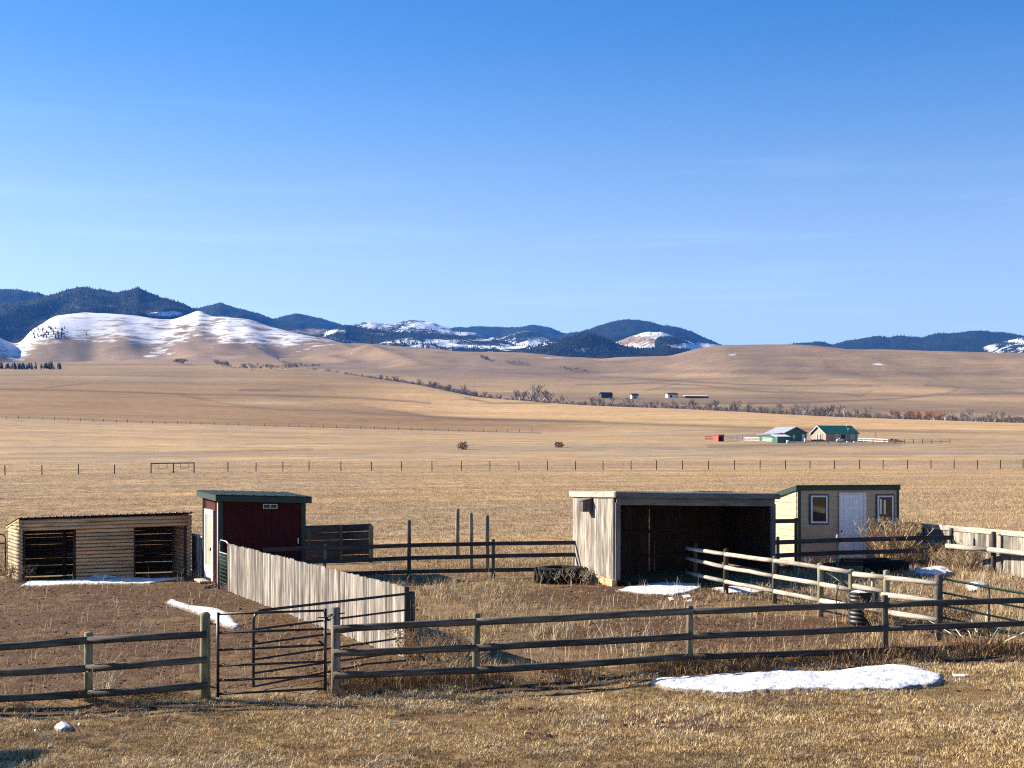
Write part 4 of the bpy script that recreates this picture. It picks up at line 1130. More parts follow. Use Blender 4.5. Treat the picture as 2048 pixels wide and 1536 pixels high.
# dark horizontal-board screen behind the red shed
sf = thing('board_screen', 'dark windbreak of wide horizontal boards standing behind the red shed', 'fence', G(680, 49.6))
for k in range(5):
    y0 = 1120 - k * 15.2; y1 = 1116 - k * 15.4
    for (p0, p1) in ((596, 681), (681, 742)):
        t0 = (p0 - 596) / 146; t1 = (p1 - 596) / 146
        plank('board', P(p0, y0 + (y1 - y0) * t0 + rr.uniform(-0.7, 0.7), 49.9), P(p1 + 1, y0 + (y1 - y0) * t1, 49.5), 0.268 + rr.uniform(-0.01, 0.008), 0.03, W_DARK, sf)
for px_, top in ((618, 1056), (682, 1052), (742, 1051)):
    b_ = G(px_, 49.4); t = P(px_, top, 49.4)
    plank('post', b_ - UP * 0.2, Vector((b_.x, b_.y, t.z)), 0.10 if px_ < 700 else 0.16, 0.10, W_RAIL if px_ < 700 else W_GREEN, sf, side=(1, 0, 0))

# back rail fence between the red shed and the open shed
bk = thing('rail_fence', 'low dark three-plank fence between the red shed and the open board shed', 'fence', G(818, 42.0))
BY = lambda px: float(np.interp(px, [520, 1152], [42.2, 42.3]))
for px_, top, r_ in ((650, 1088, 0.05), (818, 1040, 0.062), (986, 1078, 0.065), (1149, 1082, 0.04)):
    post_px(px_, top, BY(px_) + 0.06, r_, W_RAIL if px_ != 650 else W_GREY, bk, dome=0.02)
for rows_ in (((528, 1099.5), (818, 1090.5), (986, 1087), (1153, 1085)), ((528, 1127.5), (818, 1116), (986, 1112), (1153, 1109)), ((528, 1152), (818, 1143), (986, 1140), (1153, 1137.5))):
    for (pa, ya), (pb, yb) in zip(rows_[:-1], rows_[1:]):
        rails_px([((pa - 2, ya, BY(pa)), (pb + 2, yb, BY(pb)))], bk, 0.062, W_DARK, -0.04, 'plank', 0.04)
for px_, top, Y_, r_, lb in ((915, 1017, 50.0, 0.078, 'leftmost and tallest of the three bare round posts behind the back rail fence'), (942, 1025, 45.8, 0.072, 'middle one of the three bare round posts behind the back rail fence'), (974, 1030, 44.8, 0.078, 'rightmost of the three bare round posts behind the back rail fence')):
    t_ = thing('bare_post', lb, 'post', G(px_, Y_), 'bare round posts behind the back rail fence')
    post_px(px_, top, Y_, r_, W_GREEN, t_, name='post_shaft', dome=0.05)

# ------------------------------------------------------------------ open board shed
os_FL = GP(1229, 1173); os_FR = GP(1548, 1151)
bk_off = Vector((1.93 - os_FL.x, 42.5 - os_FL.y, 0))
OS = Box(os_FL, os_FR, bk_off, (2.72, 2.45, 2.60, 2.34))
os_ = thing('open_shed', 'open-fronted grey weathered board shed with a dark interior', 'shed', os_FL)
nb = 17
for i in range(nb):
    b_ = (i + 0.5) / nb
    plank('side_board', OS.pt(0, b_, 0.20 + rr.uniform(-0.02, 0.03)) + OS.nl * rr.uniform(0.0, 0.012), OS.pt(0, b_, top=-0.10) + OS.nl * 0.004, OS.D / nb * 0.975, 0.024, W_PLANK, os_, side=OS.bn)
    if True:
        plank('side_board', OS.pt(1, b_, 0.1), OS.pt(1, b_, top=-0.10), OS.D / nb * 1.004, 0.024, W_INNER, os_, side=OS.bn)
nbk = 26
for i in range(nbk):
    a_ = (i + 0.5) / nbk
    wv = OS.W / nbk * (0.90 if i in (2, 3, 4, 5, 13) else 1.004)
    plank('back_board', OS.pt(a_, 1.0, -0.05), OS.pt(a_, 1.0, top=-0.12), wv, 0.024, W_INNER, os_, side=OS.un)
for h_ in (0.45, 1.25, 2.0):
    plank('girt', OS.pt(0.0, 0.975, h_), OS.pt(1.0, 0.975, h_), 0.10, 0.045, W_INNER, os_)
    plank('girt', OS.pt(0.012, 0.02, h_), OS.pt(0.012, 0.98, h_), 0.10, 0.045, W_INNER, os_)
sill = W_LOG
plank('sill_beam', OS.pt(0, -0.01, 0.08) + OS.nl * 0.02, OS.pt(0, 0.98, 0.10) + OS.nl * 0.02, 0.22, 0.14, sill, os_)
for a_, w_ in ((0.014, 0.15), (0.988, 0.15)):
    plank('front_post', OS.pt(a_, -0.012, 0.0 if a_ > 0.5 else 0.18), OS.pt(a_, -0.012, top=-0.30), w_, 0.09, W_TRIM, os_, side=OS.un)
plank('header', OS.pt(0.006, -0.02, top=-0.26), OS.pt(0.995, -0.02, top=-0.26), 0.20, 0.05, W_TRIM, os_)
plank('fascia', OS.pt(-0.012, -0.07, top=-0.075), OS.pt(1.014, -0.07, top=-0.075), 0.15, 0.04, W_TRIM, os_)
plank('fascia', OS.pt(-0.012, -0.055, top=-0.065), OS.pt(-0.012, 1.05, top=-0.065), 0.15, 0.035, W_PEEL, os_)
plank('fascia', OS.pt(1.012, -0.05, top=-0.065), OS.pt(1.012, 1.05, top=-0.065), 0.15, 0.035, W_GREY, os_)
slab('roof', [OS.pt(-0.014, -0.08, top=0.005), OS.pt(1.016, -0.08, top=0.005), OS.pt(1.016, 1.06, top=0.005), OS.pt(-0.014, 1.06, top=0.005)], UP * 0.035, GALV, os_)
for k in range(5):
    a_ = 0.08 + 0.21 * k
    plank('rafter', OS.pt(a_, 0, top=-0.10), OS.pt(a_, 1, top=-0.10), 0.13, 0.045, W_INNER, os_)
plank('roof_patch', OS.pt(0.53, 0.1, top=0.055), OS.pt(0.745, 0.1, top=0.055), 0.02, 0.5, W_DARK, os_)
plank('corner_board', OS.pt(0, 0.0, 0.2) + OS.nl * 0.028 + OS.bn * 0.04, OS.pt(0, 0.0, top=-0.14) + OS.nl * 0.028 + OS.bn * 0.04, 0.09, 0.024, W_GREY, os_, side=OS.bn)
# nest box on the side wall
nbx = OS.pt(0, 0.56, 0) + OS.nl * 0.03
nx = thing('nest_box', 'small wooden nest box fixed high on the side of the open shed', 'box', nbx)
zt = OS.pt(0, 0.56, top=-0.16).z
def nq(b, out, z): 
    p = OS.pt(0, b) + OS.nl * (0.03 + out); return Vector((p.x, p.y, z))
slab('box_body', [nq(0.50, 0.0, zt - 0.42), nq(0.50, 0.30, zt - 0.42), nq(0.50, 0.30, zt - 0.10), nq(0.50, 0.0, zt - 0.03)], OS.bn * 0.34, W_PLANK, nx)
slab('box_lid', [nq(0.49, 0.0, zt - 0.025), nq(0.49, 0.33, zt - 0.10), nq(0.49, 0.33, zt - 0.075), nq(0.49, 0.0, zt)], OS.bn * 0.40, W_TRIM, nx)

# ------------------------------------------------------------------ tan shed
ts_FL = G(1595, 44.1); ts_FR = G(1797, 44.7); ts_FL.z = ts_FR.z = min(ts_FL.z, ts_FR.z) - 0.02
tsH = P(1600, 973, 44.1).z - ts_FL.z
TS = Box(ts_FL, ts_FR, (-0.86, 2.75, 0), (tsH - 0.03, tsH - 0.03, tsH - 0.62, tsH - 0.62))
ts = thing('tan_shed', 'tan lap-sided shed with green trim, two windows and a white door', 'shed', ts_FL)
slab('wall', [TS.pt(0, 0), TS.pt(1, 0), TS.pt(1, 0, top=0), TS.pt(0, 0, top=0)], -TS.nf * 0.08, TAN, ts)
slab('wall', [TS.pt(0, 0.04), TS.pt(0, 1), TS.pt(0, 1, top=0), TS.pt(0, 0.04, top=0)], -TS.nl * 0.08, TAN, ts)
slab('wall', [TS.pt(1, 0.04), TS.pt(1, 1), TS.pt(1, 1, top=0), TS.pt(1, 0.04, top=0)], TS.nl * 0.08, TAN, ts)
slab('wall', [TS.pt(0.04, 1), TS.pt(0.96, 1), TS.pt(0.96, 1, top=0), TS.pt(0.04, 1, top=0)], TS.nf * 0.08, TAN, ts)
nl_ = 11; lh = (tsH - 0.1) / nl_
def lap(A_, B_, h0, h1a, h1b, out, parent, mat):
    """one lap siding board: thin at its top edge, proud at its bottom edge"""
    o = Vector(out)
    v = [A_ + UP * h0 + o * 0.022, B_ + UP * h0 + o * 0.022, B_ + UP * h1b + o * 0.006, A_ + UP * h1a + o * 0.006,
         A_ + UP * h0 + o * 0.001, B_ + UP * h0 + o * 0.001, B_ + UP * h1b + o * 0.001, A_ + UP * h1a + o * 0.001]
    f = [(0, 1, 2, 3), (7, 6, 5, 4), (0, 4, 5, 1), (1, 5, 6, 2), (2, 6, 7, 3), (3, 7, 4, 0)]
    return wobj('siding_board', v, f, mat, parent)
for i in range(nl_):
    h0 = i * lh + 0.004; h1 = (i + 1) * lh + 0.012
    lap(TS.pt(0.01, 0), TS.pt(0.99, 0), h0, h1, h1, TS.nf, ts, TAN)
    # sloping top on the side wall
    ra = tsH - 0.04; rb = tsH - 0.63
    b_hi = 1.0 if h0 < rb - 0.03 else max(0.05, (ra - h0) / (ra - rb) - 0.03)
    Aa = TS.pt(0, 0.02); Bb = TS.pt(0, b_hi)
    lap(Aa, Bb, h0, min(h1, ra - 0.02), min(h1, max(h0 + 0.01, ra - (ra - rb) * b_hi - 0.01)), TS.nl, ts, TAN)
plank('corner_trim', TS.pt(0, 0) + TS.nf * 0.03 + TS.un * 0.05, TS.pt(0, 0, top=0) + TS.nf * 0.03 + TS.un * 0.05, 0.10, 0.026, GREENTRIM, ts, side=TS.un)
plank('corner_trim', TS.pt(1, 0) + TS.nf * 0.03 - TS.un * 0.035, TS.pt(1, 0, top=0) + TS.nf * 0.03 - TS.un * 0.035, 0.07, 0.026, GREENTRIM, ts, side=TS.un)
slab('fascia', [TS.pt(-0.01, -0.02, top=-0.11), TS.pt(1.006, -0.02, top=-0.11), TS.pt(1.006, -0.02, top=0.03), TS.pt(-0.01, -0.02, top=0.03)], TS.nf * 0.03, GREENTRIM, ts)
slab('fascia', [TS.pt(-0.012, -0.02, top=-0.10), TS.pt(-0.012, 1.05, top=-0.10), TS.pt(-0.012, 1.05, top=0.03), TS.pt(-0.012, -0.02, top=0.03)], TS.nl * 0.03, GREENTRIM, ts)
slab('roof', [TS.pt(-0.02, -0.03, top=0.034), TS.pt(1.01, -0.03, top=0.034), TS.pt(1.01, 1.06, top=0.034), TS.pt(-0.02, 1.06, top=0.034)], UP * 0.025, GREENTRIM, ts)
def tf(px, py, out=0.03):
    a = (px - 1595) / (1797 - 1595.0); p = TS.pt(a, 0); z = EYE + (HY - py) / F * p.y
    return Vector((p.x, p.y, z)) + TS.nf * out
for x0, x1, y0, y1 in ((1620, 1653, 991, 1046), (1753, 1785, 991, 1045)):
    w_ = slab('window', [tf(x0, y1), tf(x1, y1), tf(x1, y0), tf(x0, y0)], TS.nf * 0.012, GLASS, ts)
    e_ = 3.0
    for q in ([(x0, y1), (x1, y1), (x1, y1 - e_), (x0, y1 - e_)], [(x0, y0 + e_), (x1, y0 + e_), (x1, y0), (x0, y0)], [(x0, y1 - e_), (x0 + e_, y1 - e_), (x0 + e_, y0 + e_), (x0, y0 + e_)], [(x1 - e_, y1 - e_), (x1, y1 - e_), (x1, y0 + e_), (x1 - e_, y0 + e_)]):
        slab('frame', [tf(a, b, 0.044) for a, b in q], TS.nf * 0.03, WHITE, w_)
    for q in ([(x0 - 2.5, y1 + 3), (x1 + 2.5, y1 + 3), (x1 + 2.5, y1 + 0.2), (x0 - 2.5, y1 + 0.2)], [(x0 - 2.5, y0 - 0.2), (x1 + 2.5, y0 - 0.2), (x1 + 2.5, y0 - 3), (x0 - 2.5, y0 - 3)], [(x0 - 3, y1), (x0 - 0.2, y1), (x0 - 0.2, y0), (x0 - 3, y0)], [(x1 + 0.2, y1), (x1 + 3, y1), (x1 + 3, y0), (x1 + 0.2, y0)]):
        slab('casing', [tf(a, b, 0.026) for a, b in q], TS.nf * 0.02, plain('dark_casing', (0.06, 0.065, 0.06)), w_)
    if x0 > 1700:
        for c0, c1, d0, d1 in ((1758, 1762, 998, 1028), (1766, 1770, 1000, 1028)):
            slab('curtain', [tf(c0, d1, 0.0425), tf(c1, d1, 0.0425), tf(c1, d0, 0.0425), tf(c0, d0, 0.0425)], TS.nf * 0.003, WHITE, w_)
    else:
        c_ = slab('curtain', [tf(1624, 1042, 0.0425), tf(1649, 1042, 0.0425), tf(1649, 1027, 0.0425), tf(1624, 1023, 0.0425)], TS.nf * 0.003, W_INNER, w_)
td = slab('door', [tf(1679, 1115), tf(1724, 1115), tf(1724, 989), tf(1679, 989)], TS.nf * 0.03, DOORW, ts)
for x0, x1 in ((1685, 1699), (1704, 1718)):
    for y0, y1 in ((996, 1012), (1018, 1056), (1068, 1106)):
        for q in ([(x0, y1), (x1, y1), (x1, y1 - 1.0), (x0, y1 - 1.0)], [(x0, y0 + 1), (x1, y0 + 1), (x1, y0), (x0, y0)], [(x0, y1 - 1), (x0 + 1, y1 - 1), (x0 + 1, y0 + 1), (x0, y0 + 1)], [(x1 - 1, y1 - 1), (x1, y1 - 1), (x1, y0 + 1), (x1 - 1, y0 + 1)]):
            slab('panel_moulding', [tf(a, b, 0.0605) for a, b in q], TS.nf * 0.012, DOORW, td)
for q in ([(1676, 1117), (1678.9, 1117), (1678.9, 988.9), (1676, 988.9)], [(1724.1, 1117), (1730, 1117), (1730, 988.9), (1724.1, 988.9)], [(1676, 988.8), (1730, 988.8), (1730, 985), (1676, 985)]):
    slab('door_frame', [tf(a, b) for a, b in q], TS.nf * 0.05, WHITE, ts)
kb = tf(1680.5, 1062, 0.07); lathe('door_knob', [(0.001, -0.03), (0.03, -0.015), (0.032, 0.01), (0.001, 0.03)], kb, BLACKM, td, 10)
slab('threshold', [tf(1676, 1121), tf(1730, 1121), tf(1730, 1117.5), tf(1676, 1117.5)], TS.nf * 0.12, W_DARK, ts)
slab('plinth', [TS.pt(0, 0, -0.25), TS.pt(1, 0, -0.25), TS.pt(1, 0, 0.0), TS.pt(0, 0, 0.0)], TS.nf * 0.01, W_DARK, ts)

# dark plank fence in front of the tan shed
df = thing('plank_rail_fence', 'dark three-plank fence passing in front of the tan shed door', 'fence', G(1675, 41.7))
DY = lambda px: float(np.interp(px, [1548, 1675, 1902], [41.4, 42.4, 41.2]))
for px_, top, m_ in ((1556, 1073, W_GREY), (1675, 1069, W_PEEL), (1903, 1056, W_RAIL)):
    post_px(px_, top, DY(px_) + 0.08, 0.055 if px_ < 1900 else 0.07, m_, df, dome=0.02)
for rows_ in (((1549, 1085), (1675, 1080), (1906, 1075)), ((1549, 1111.5), (1675, 1105.5), (1906, 1099)), ((1549, 1137), (1675, 1128), (1850, 1124))):
    for (pa, ya), (pb, yb) in zip(rows_[:-1], rows_[1:]):
        rails_px([((pa, ya, DY(pa)), (pb + 1, yb, DY(pb)))], df, 0.068, W_DARK, -0.03, 'plank', 0.04)
rails_px([((1549, 1042.5, 41.6), (1595, 1041.5, 43.2))], df, 0.066, W_DARK, 0, 'plank', 0.04)
plank('short_post', P(1592, 1136, 43.2), P(1592, 1036, 43.2), 0.09, 0.09, W_DARK, df, side=(1, 0, 0))
tube('brace', [P(1905, 1078, 41.2), P(1948, 1148, 40.6)], 0.035, W_DARK, df, 6)

# right-hand board fence
rb0 = G(1800, 46.6); rb1 = G(2110, 36.4)
rbf = thing('board_fence', 'tall sunlit board fence with a cap rail running back at the right edge', 'fence', rb1)
dv2 = rb1 - rb0; L2 = Vector((dv2.x, dv2.y, 0)).length; u2 = Vector((dv2.x, dv2.y, 0)).normalized(); nb = int(L2 / 0.17)
n2_ = Vector((-u2.y, u2.x, 0)); n2_ = n2_ if n2_.x < 0 else -n2_
for i in range(nb):
    t_ = (i + 0.5) / nb; c_ = lerp3(rb0, rb1, t_); c_.z = H(c_.x, c_.y)
    plank('board', c_, c_ + UP * (1.10 + 0.24 * t_ + rr.uniform(-0.01, 0.01)), 0.17 * rr.uniform(0.955, 0.985), 0.022, W_PLANK, rbf, side=u2)
for h_, off in ((0.0, 0.0),):
    for i in range(6):
        A_ = lerp3(rb0, rb1, i / 6); B_ = lerp3(rb0, rb1, (i + 1) / 6)
        za = H(A_.x, A_.y) + 1.03 + 0.24 * i / 6; zb_ = H(B_.x, B_.y) + 1.03 + 0.24 * (i + 1) / 6
        A_.z = za; B_.z = zb_
        plank('cap_rail', A_ + n2_ * 0.035, B_ + n2_ * 0.035, 0.15, 0.03, W_PEEL, rbf)
        A2 = A_ - UP * 0.60 + n2_ * 0.03; B2 = B_ - UP * 0.60 + n2_ * 0.03
        plank('middle_rail', A2, B2, 0.09, 0.03, W_GREY, rbf)
rrf = thing('pole_fence', 'pale peeled pole rail on dark round posts along the right board fence', 'fence', G(1988, 39.4))
post_px(1987, 1063, 39.4, 0.075, W_RAIL, rrf, dome=0.03)
post_px(2075, 1072, 37.0, 0.075, W_RAIL, rrf, dome=0.03)
for a_, b_ in (((1893, 1091.5, 40.9), (1978, 1099, 39.3)), ((1977, 1099, 39.3), (2110, 1114, 36.2))):
    rails_px([(a_, b_)], rrf, 0.075, W_PEEL, -0.02)

# ------------------------------------------------------------------ peeled pole fence from the open shed to the green gate
pp = thing('pole_fence', 'pale peeled three-pole fence running from the open shed toward the green gate', 'fence', G(1640, 31.4))
PYD = lambda px: float(np.interp(px, [1365, 1378, 1450, 1548, 1640, 1700, 1770, 1873], [40.0, 39.5, 36.5, 33.8, 31.4, 30.3, 29.1, 27.4]))
PR = [[(1372, 1096), (1450, 1108), (1548, 1121), (1640, 1134.5), (1699, 1144)], [(1372, 1116), (1450, 1134), (1548, 1152), (1640, 1167.5), (1699, 1179)], [(1372, 1145), (1450, 1162.5), (1548, 1182), (1640, 1200.5), (1699, 1210)]]
PR2 = [[(1706, 1147), (1770, 1154.5), (1872, 1166.5)], [(1706, 1171), (1764, 1182)], [(1706, 1211), (1772, 1223), (1872, 1239)]]
for rows_ in PR + PR2 + [[(1763, 1188), (1872, 1202)]]:
    for (pa, ya), (pb, yb) in zip(rows_[:-1], rows_[1:]):
        rails_px([((pa, ya, PYD(pa)), (pb + 1.5, yb, PYD(pb)))], pp, 0.056, W_PEEL, -0.09)
for px_, top, r_, m_ in ((1391, 1086, 0.06, W_DARK), (1452, 1097, 0.07, W_INNER), (1549, 1112, 0.06, W_RAIL), (1641, 1126, 0.072, W_GREEN), (1703, 1138, 0.07, W_GREEN), (1773, 1140, 0.072, W_GREEN), (1877, 1149, 0.085, W_RAIL)):
    post_px(px_, top, PYD(px_), r_, m_, pp, dome=0.02)
tube('brace', [P(1649, 1141, 31.3), P(1697, 1174, 30.4)], 0.028, BLACKM, pp, 6)
tube('hanging_rod', [P(1674, 1169, 30.6), P(1673.5, 1190, 30.6), P(1672, 1212, 30.6)], 0.013, BLACKM, pp, 6)
lp = thing('bare_post', 'pale lone post standing just right of the black ribbed barrel', 'post', G(1746, 29.7))
post_px(1746, 1144, 29.7, 0.043, W_PEEL, lp, name='post_shaft', dome=0.015)

# black ribbed barrel with snow in its top
bc = G(1727, 30.0)
rbk = 0.335
br = thing('ribbed_barrel', 'black ribbed plastic barrel with snow in its top by the pole fence', 'barrel', bc)
prof = [(0.0, 0.0), (rbk * 0.95, 0.0)]
for k in range(7):
    z0 = 0.02 + k * 0.093
    prof += [(rbk * 0.94, z0), (rbk, z0 + 0.018), (rbk, z0 + 0.062), (rbk * 0.94, z0 + 0.08)]
prof += [(rbk * 1.04, 0.69), (rbk * 1.04, 0.72), (rbk * 0.9, 0.725), (rbk * 0.88, 0.60)]
lathe('barrel_wall', prof, bc, BLACKPL, br, 36)
sn_ = thing('snow_pile', 'snow lying in the open top of the black barrel', 'snow', bc + UP * 0.66)
lathe('snow_fill', [(rbk * 0.87, 0.0), (rbk * 0.80, 0.05), (rbk * 0.5, 0.085), (0.001, 0.09)], bc + UP * 0.66, SNOW, sn_, 24)
fc_ = sn_.children[0].data; ea_ = fc_.attributes.new('edge', 'FLOAT', 'POINT'); ea_.data.foreach_set('value', [1.0] * len(fc_.vertices))
# yard hydrant behind the barrel
hyd = G(1713, 30.5)
hy = thing('yard_hydrant', 'black yard hydrant with a curved spout behind the ribbed barrel', 'hydrant', hyd)
hz_ = lambda px, py: P(px, py, 30.35)
tube('standpipe', [Vector((hyd.x, 30.35, hyd.z - 0.1)), hz_(1712, 1172)], 0.022, BLACKM, hy)
tube('handle', [hz_(1711, 1178), hz_(1710, 1167), hz_(1713, 1163.5), hz_(1717, 1164)], 0.018, BLACKM, hy, 6)
tube('spout', [hz_(1712, 1177), hz_(1714, 1178), hz_(1715, 1184)], 0.022, BLACKM, hy, 6)

# ------------------------------------------------------------------ old tractor tyres
def tyre(name, label, c, R_, h_, mat, seed, tilt=0.0):
    t = thing(name, label, 'tyre', c)
    p = [(R_ * 0.55, 0.04), (R_ * 0.62, 0.0), (R_ * 0.85, 0.0), (R_ * 0.97, h_ * 0.16), (R_, h_ * 0.4), (R_, h_ * 0.62), (R_ * 0.96, h_ * 0.86), (R_ * 0.84, h_ * 0.99), (R_ * 0.66, h_), (R_ * 0.57, h_ * 0.92), (R_ * 0.60, h_ * 0.5), (R_ * 0.55, 0.04)]
    lathe('casing', p, c, mat, t, 40, tilt)
    r = random.Random(seed)
    n = 20
    for i in range(n):
        for sgn, z0, z1 in ((1, 0.08, 0.5), (-1, 0.5, 0.92)):
            a = 2 * math.pi * (i + (0.5 if sgn < 0 else 0)) / n; a2 = a + 0.22 * sgn
            A_ = Vector((math.cos(a) * R_ * 1.0, math.sin(a) * R_ * 1.0, h_ * z0)); B_ = Vector((math.cos(a2) * R_ * 1.0, math.sin(a2) * R_ * 1.0, h_ * z1))
            plank('tread_lug', c + A_, c + B_, 0.07, 0.06, mat, t, side=Vector((-math.sin(a), math.cos(a), 0)))
    return t
c1 = G(1122, 40.7)
tyre('tractor_tyre', 'big black tractor tyre lying beside the open shed wall', c1 - UP * 0.05, 0.78, 0.50, RUBBER, 1)
c2 = G(1772, 40.6)
tyre('tractor_tyre', 'black tractor tyre lying under the dark fence before the tan shed', c2 - UP * 0.05, 0.64, 0.46, RUBBER, 2)

# ------------------------------------------------------------------ snow patches
def snow_patch(name, poly, thick, label, seed, rag=0.35, res=70, group=None, lo=12, sink=0.0):
    pts = [GP(*q) for q in poly]
    xs = np.array([p.x for p in pts]); ys = np.array([p.y for p in pts])
    # outline kept in pixel space for the inside test, then laid on the ground
    pad = 0.05
    nx_ = max(16, int(res * (xs.max() - xs.min()) / max(xs.max() - xs.min(), ys.max() - ys.min()))); ny_ = max(14, int(res * (ys.max() - ys.min()) / max(xs.max() - xs.min(), ys.max() - ys.min())))
    gx, gy = np.meshgrid(np.linspace(xs.min() - pad, xs.max() + pad, nx_), np.linspace(ys.min() - pad, ys.max() + pad, ny_))
    inside = np.zeros(gx.shape, bool); d = np.full(gx.shape, 1e9); n = len(pts)
    for i in range(n):
        x0, y0, x1, y1 = xs[i], ys[i], xs[(i + 1) % n], ys[(i + 1) % n]
        cr = ((y0 > gy) != (y1 > gy)) & (gx < (x1 - x0) * (gy - y0) / (y1 - y0 + 1e-12) + x0)
        inside ^= cr
        t = np.clip(((gx - x0) * (x1 - x0) + (gy - y0) * (y1 - y0)) / ((x1 - x0) ** 2 + (y1 - y0) ** 2 + 1e-12), 0, 1)
        d = np.minimum(d, np.hypot(gx - x0 - t * (x1 - x0), gy - y0 - t * (y1 - y0)))
    sd = np.where(inside, d, -d)
    sc = min(xs.max() - xs.min(), ys.max() - ys.min())
    sd = sd + (fbm(gx / (0.35 * sc + 0.1) * 1.3, gy / (0.35 * sc + 0.1) * 1.3, 4, seed) - 0.5) * rag * min(sc, 0.8)
    sd = sd + (fbm(gx / 0.09, gy / 0.09, 3, seed + 7) - 0.5) * 0.10 * min(sc, 1.0)
    hgt = np.where(sd > 0, thick * np.power(np.clip(sd / (0.35 * min(sc, 1.0)), 0, 1), 0.32), -0.03)
    hgt = hgt * (0.5 + 0.9 * fbm(gx / 0.34, gy / 0.34, 3, seed + 3))
    gz = terrain(gx, gy) + EYE + (fbm(gx / 1.1, gy / 1.1, 3, 61) - 0.5) * 0.07 + hgt + 0.012 - sink
    keep = sd > -0.04 * sc
    idx = -np.ones(gx.shape, int); idx[keep] = np.arange(keep.sum())
    v = np.stack([gx[keep], gy[keep], gz[keep]], -1)
    q = np.stack([idx[:-1, :-1], idx[:-1, 1:], idx[1:, 1:], idx[1:, :-1]], -1).reshape(-1, 4)
    q = q[(q >= 0).all(1)]
    o = wobj(name, [tuple(p) for p in v], [tuple(int(i) for i in r) for r in q], SNOW, None, True)
    ea = o.data.attributes.new('edge', 'FLOAT', 'POINT'); ea.data.foreach_set('value', np.clip(sd[keep] / (0.22 * min(sc, 0.9)), 0, 1).astype(np.float32))
    return tag(o, label, 'snow', group)
snow_patch('snow_bank', [(1292, 1372), (1310, 1365), (1400, 1357), (1530, 1350), (1680, 1345), (1790, 1338), (1845, 1344), (1888, 1356), (1880, 1372), (1800, 1383), (1700, 1387), (1580, 1389), (1440, 1391), (1400, 1388), (1330, 1383)], 0.095, 'long thick snow bank lying on the lawn before the front fence', 1, 0.25, 150)
snow_patch('snow_patch', [(1904, 1352), (1922, 1350.5), (1946, 1353), (1930, 1355.5), (1908, 1354.5)], 0.03, 'thin snow sliver just right of the long snow bank', 2, 0.2, 30)
snow_patch('snow_patch', [(330, 1204), (345, 1197), (362, 1204), (390, 1214), (440, 1219), (462, 1230), (478, 1252), (470, 1260), (445, 1253), (425, 1242), (395, 1230), (360, 1217), (340, 1211)], 0.055, 'bright trail of snow on the bare soil of the left pen', 3, 0.22, 90)
snow_patch('snow_patch', [(42, 1172), (60, 1163), (150, 1160), (240, 1156), (300, 1158), (372, 1157), (340, 1162), (300, 1168), (230, 1169), (120, 1171)], 0.05, 'strip of snow along the foot of the log shelter', 4, 0.2, 110)
snow_patch('snow_patch', [(178, 1160), (190, 1153), (205, 1151), (228, 1154), (238, 1160), (210, 1162)], 0.13, 'raised lump of snow against the log shelter wall', 5, 0.2, 40)
snow_patch('snow_patch', [(1232, 1183), (1262, 1172), (1330, 1166), (1400, 1168), (1405, 1176), (1385, 1184), (1350, 1192), (1290, 1190)], 0.04, 'crescent of snow at the mouth of the open shed', 6, 0.22, 80)
snow_patch('snow_patch', [(1424, 1178), (1470, 1170), (1520, 1172), (1540, 1182), (1500, 1190), (1450, 1186)], 0.04, 'snow under the pole fence beside the open shed', 7, 0.3, 60)
snow_patch('snow_patch', [(1335, 1196), (1346, 1194), (1350, 1199), (1340, 1202)], 0.02, 'leftmost small snow crumb in front of the open shed', 8, 0.2, 16)
snow_patch('snow_patch', [(1362, 1192), (1380, 1190), (1385, 1195), (1368, 1197)], 0.02, 'middle small snow crumb in front of the open shed', 9, 0.2, 16)
snow_patch('snow_patch', [(1372, 1200), (1384, 1198), (1386, 1203), (1375, 1204)], 0.02, 'lowest small snow crumb in front of the open shed', 10, 0.2, 16)
snow_patch('snow_heap', [(1822, 1146), (1840, 1141), (1870, 1140), (1902, 1143), (1908, 1150), (1880, 1156), (1840, 1156)], 0.15, 'snow heap among weeds in front of the dark plank fence', 11, 0.2, 50)
snow_patch('snow_heap', [(1930, 1174), (1950, 1168), (1972, 1168), (1976, 1178), (1955, 1184), (1935, 1181)], 0.11, 'small snow heap in the grass behind the green gate', 12, 0.2, 40)
snow_patch('snow_lump', [(108, 1462), (112, 1455), (122, 1450), (136, 1452), (146, 1459), (140, 1464), (120, 1466)], 0.085, 'rounded snow lump on the lawn at the lower left', 13, 0.1, 40)
snow_patch('snow_lump', [(154, 1454), (158, 1451), (163, 1453), (160, 1456)], 0.05, 'tiny snow bit just right of the rounded snow lump', 14, 0.1, 14)
snow_patch('snow_lump', [(67, 1466), (71, 1463), (76, 1465), (72, 1468)], 0.04, 'tiny snow bit left of the rounded snow lump', 15, 0.1, 14)

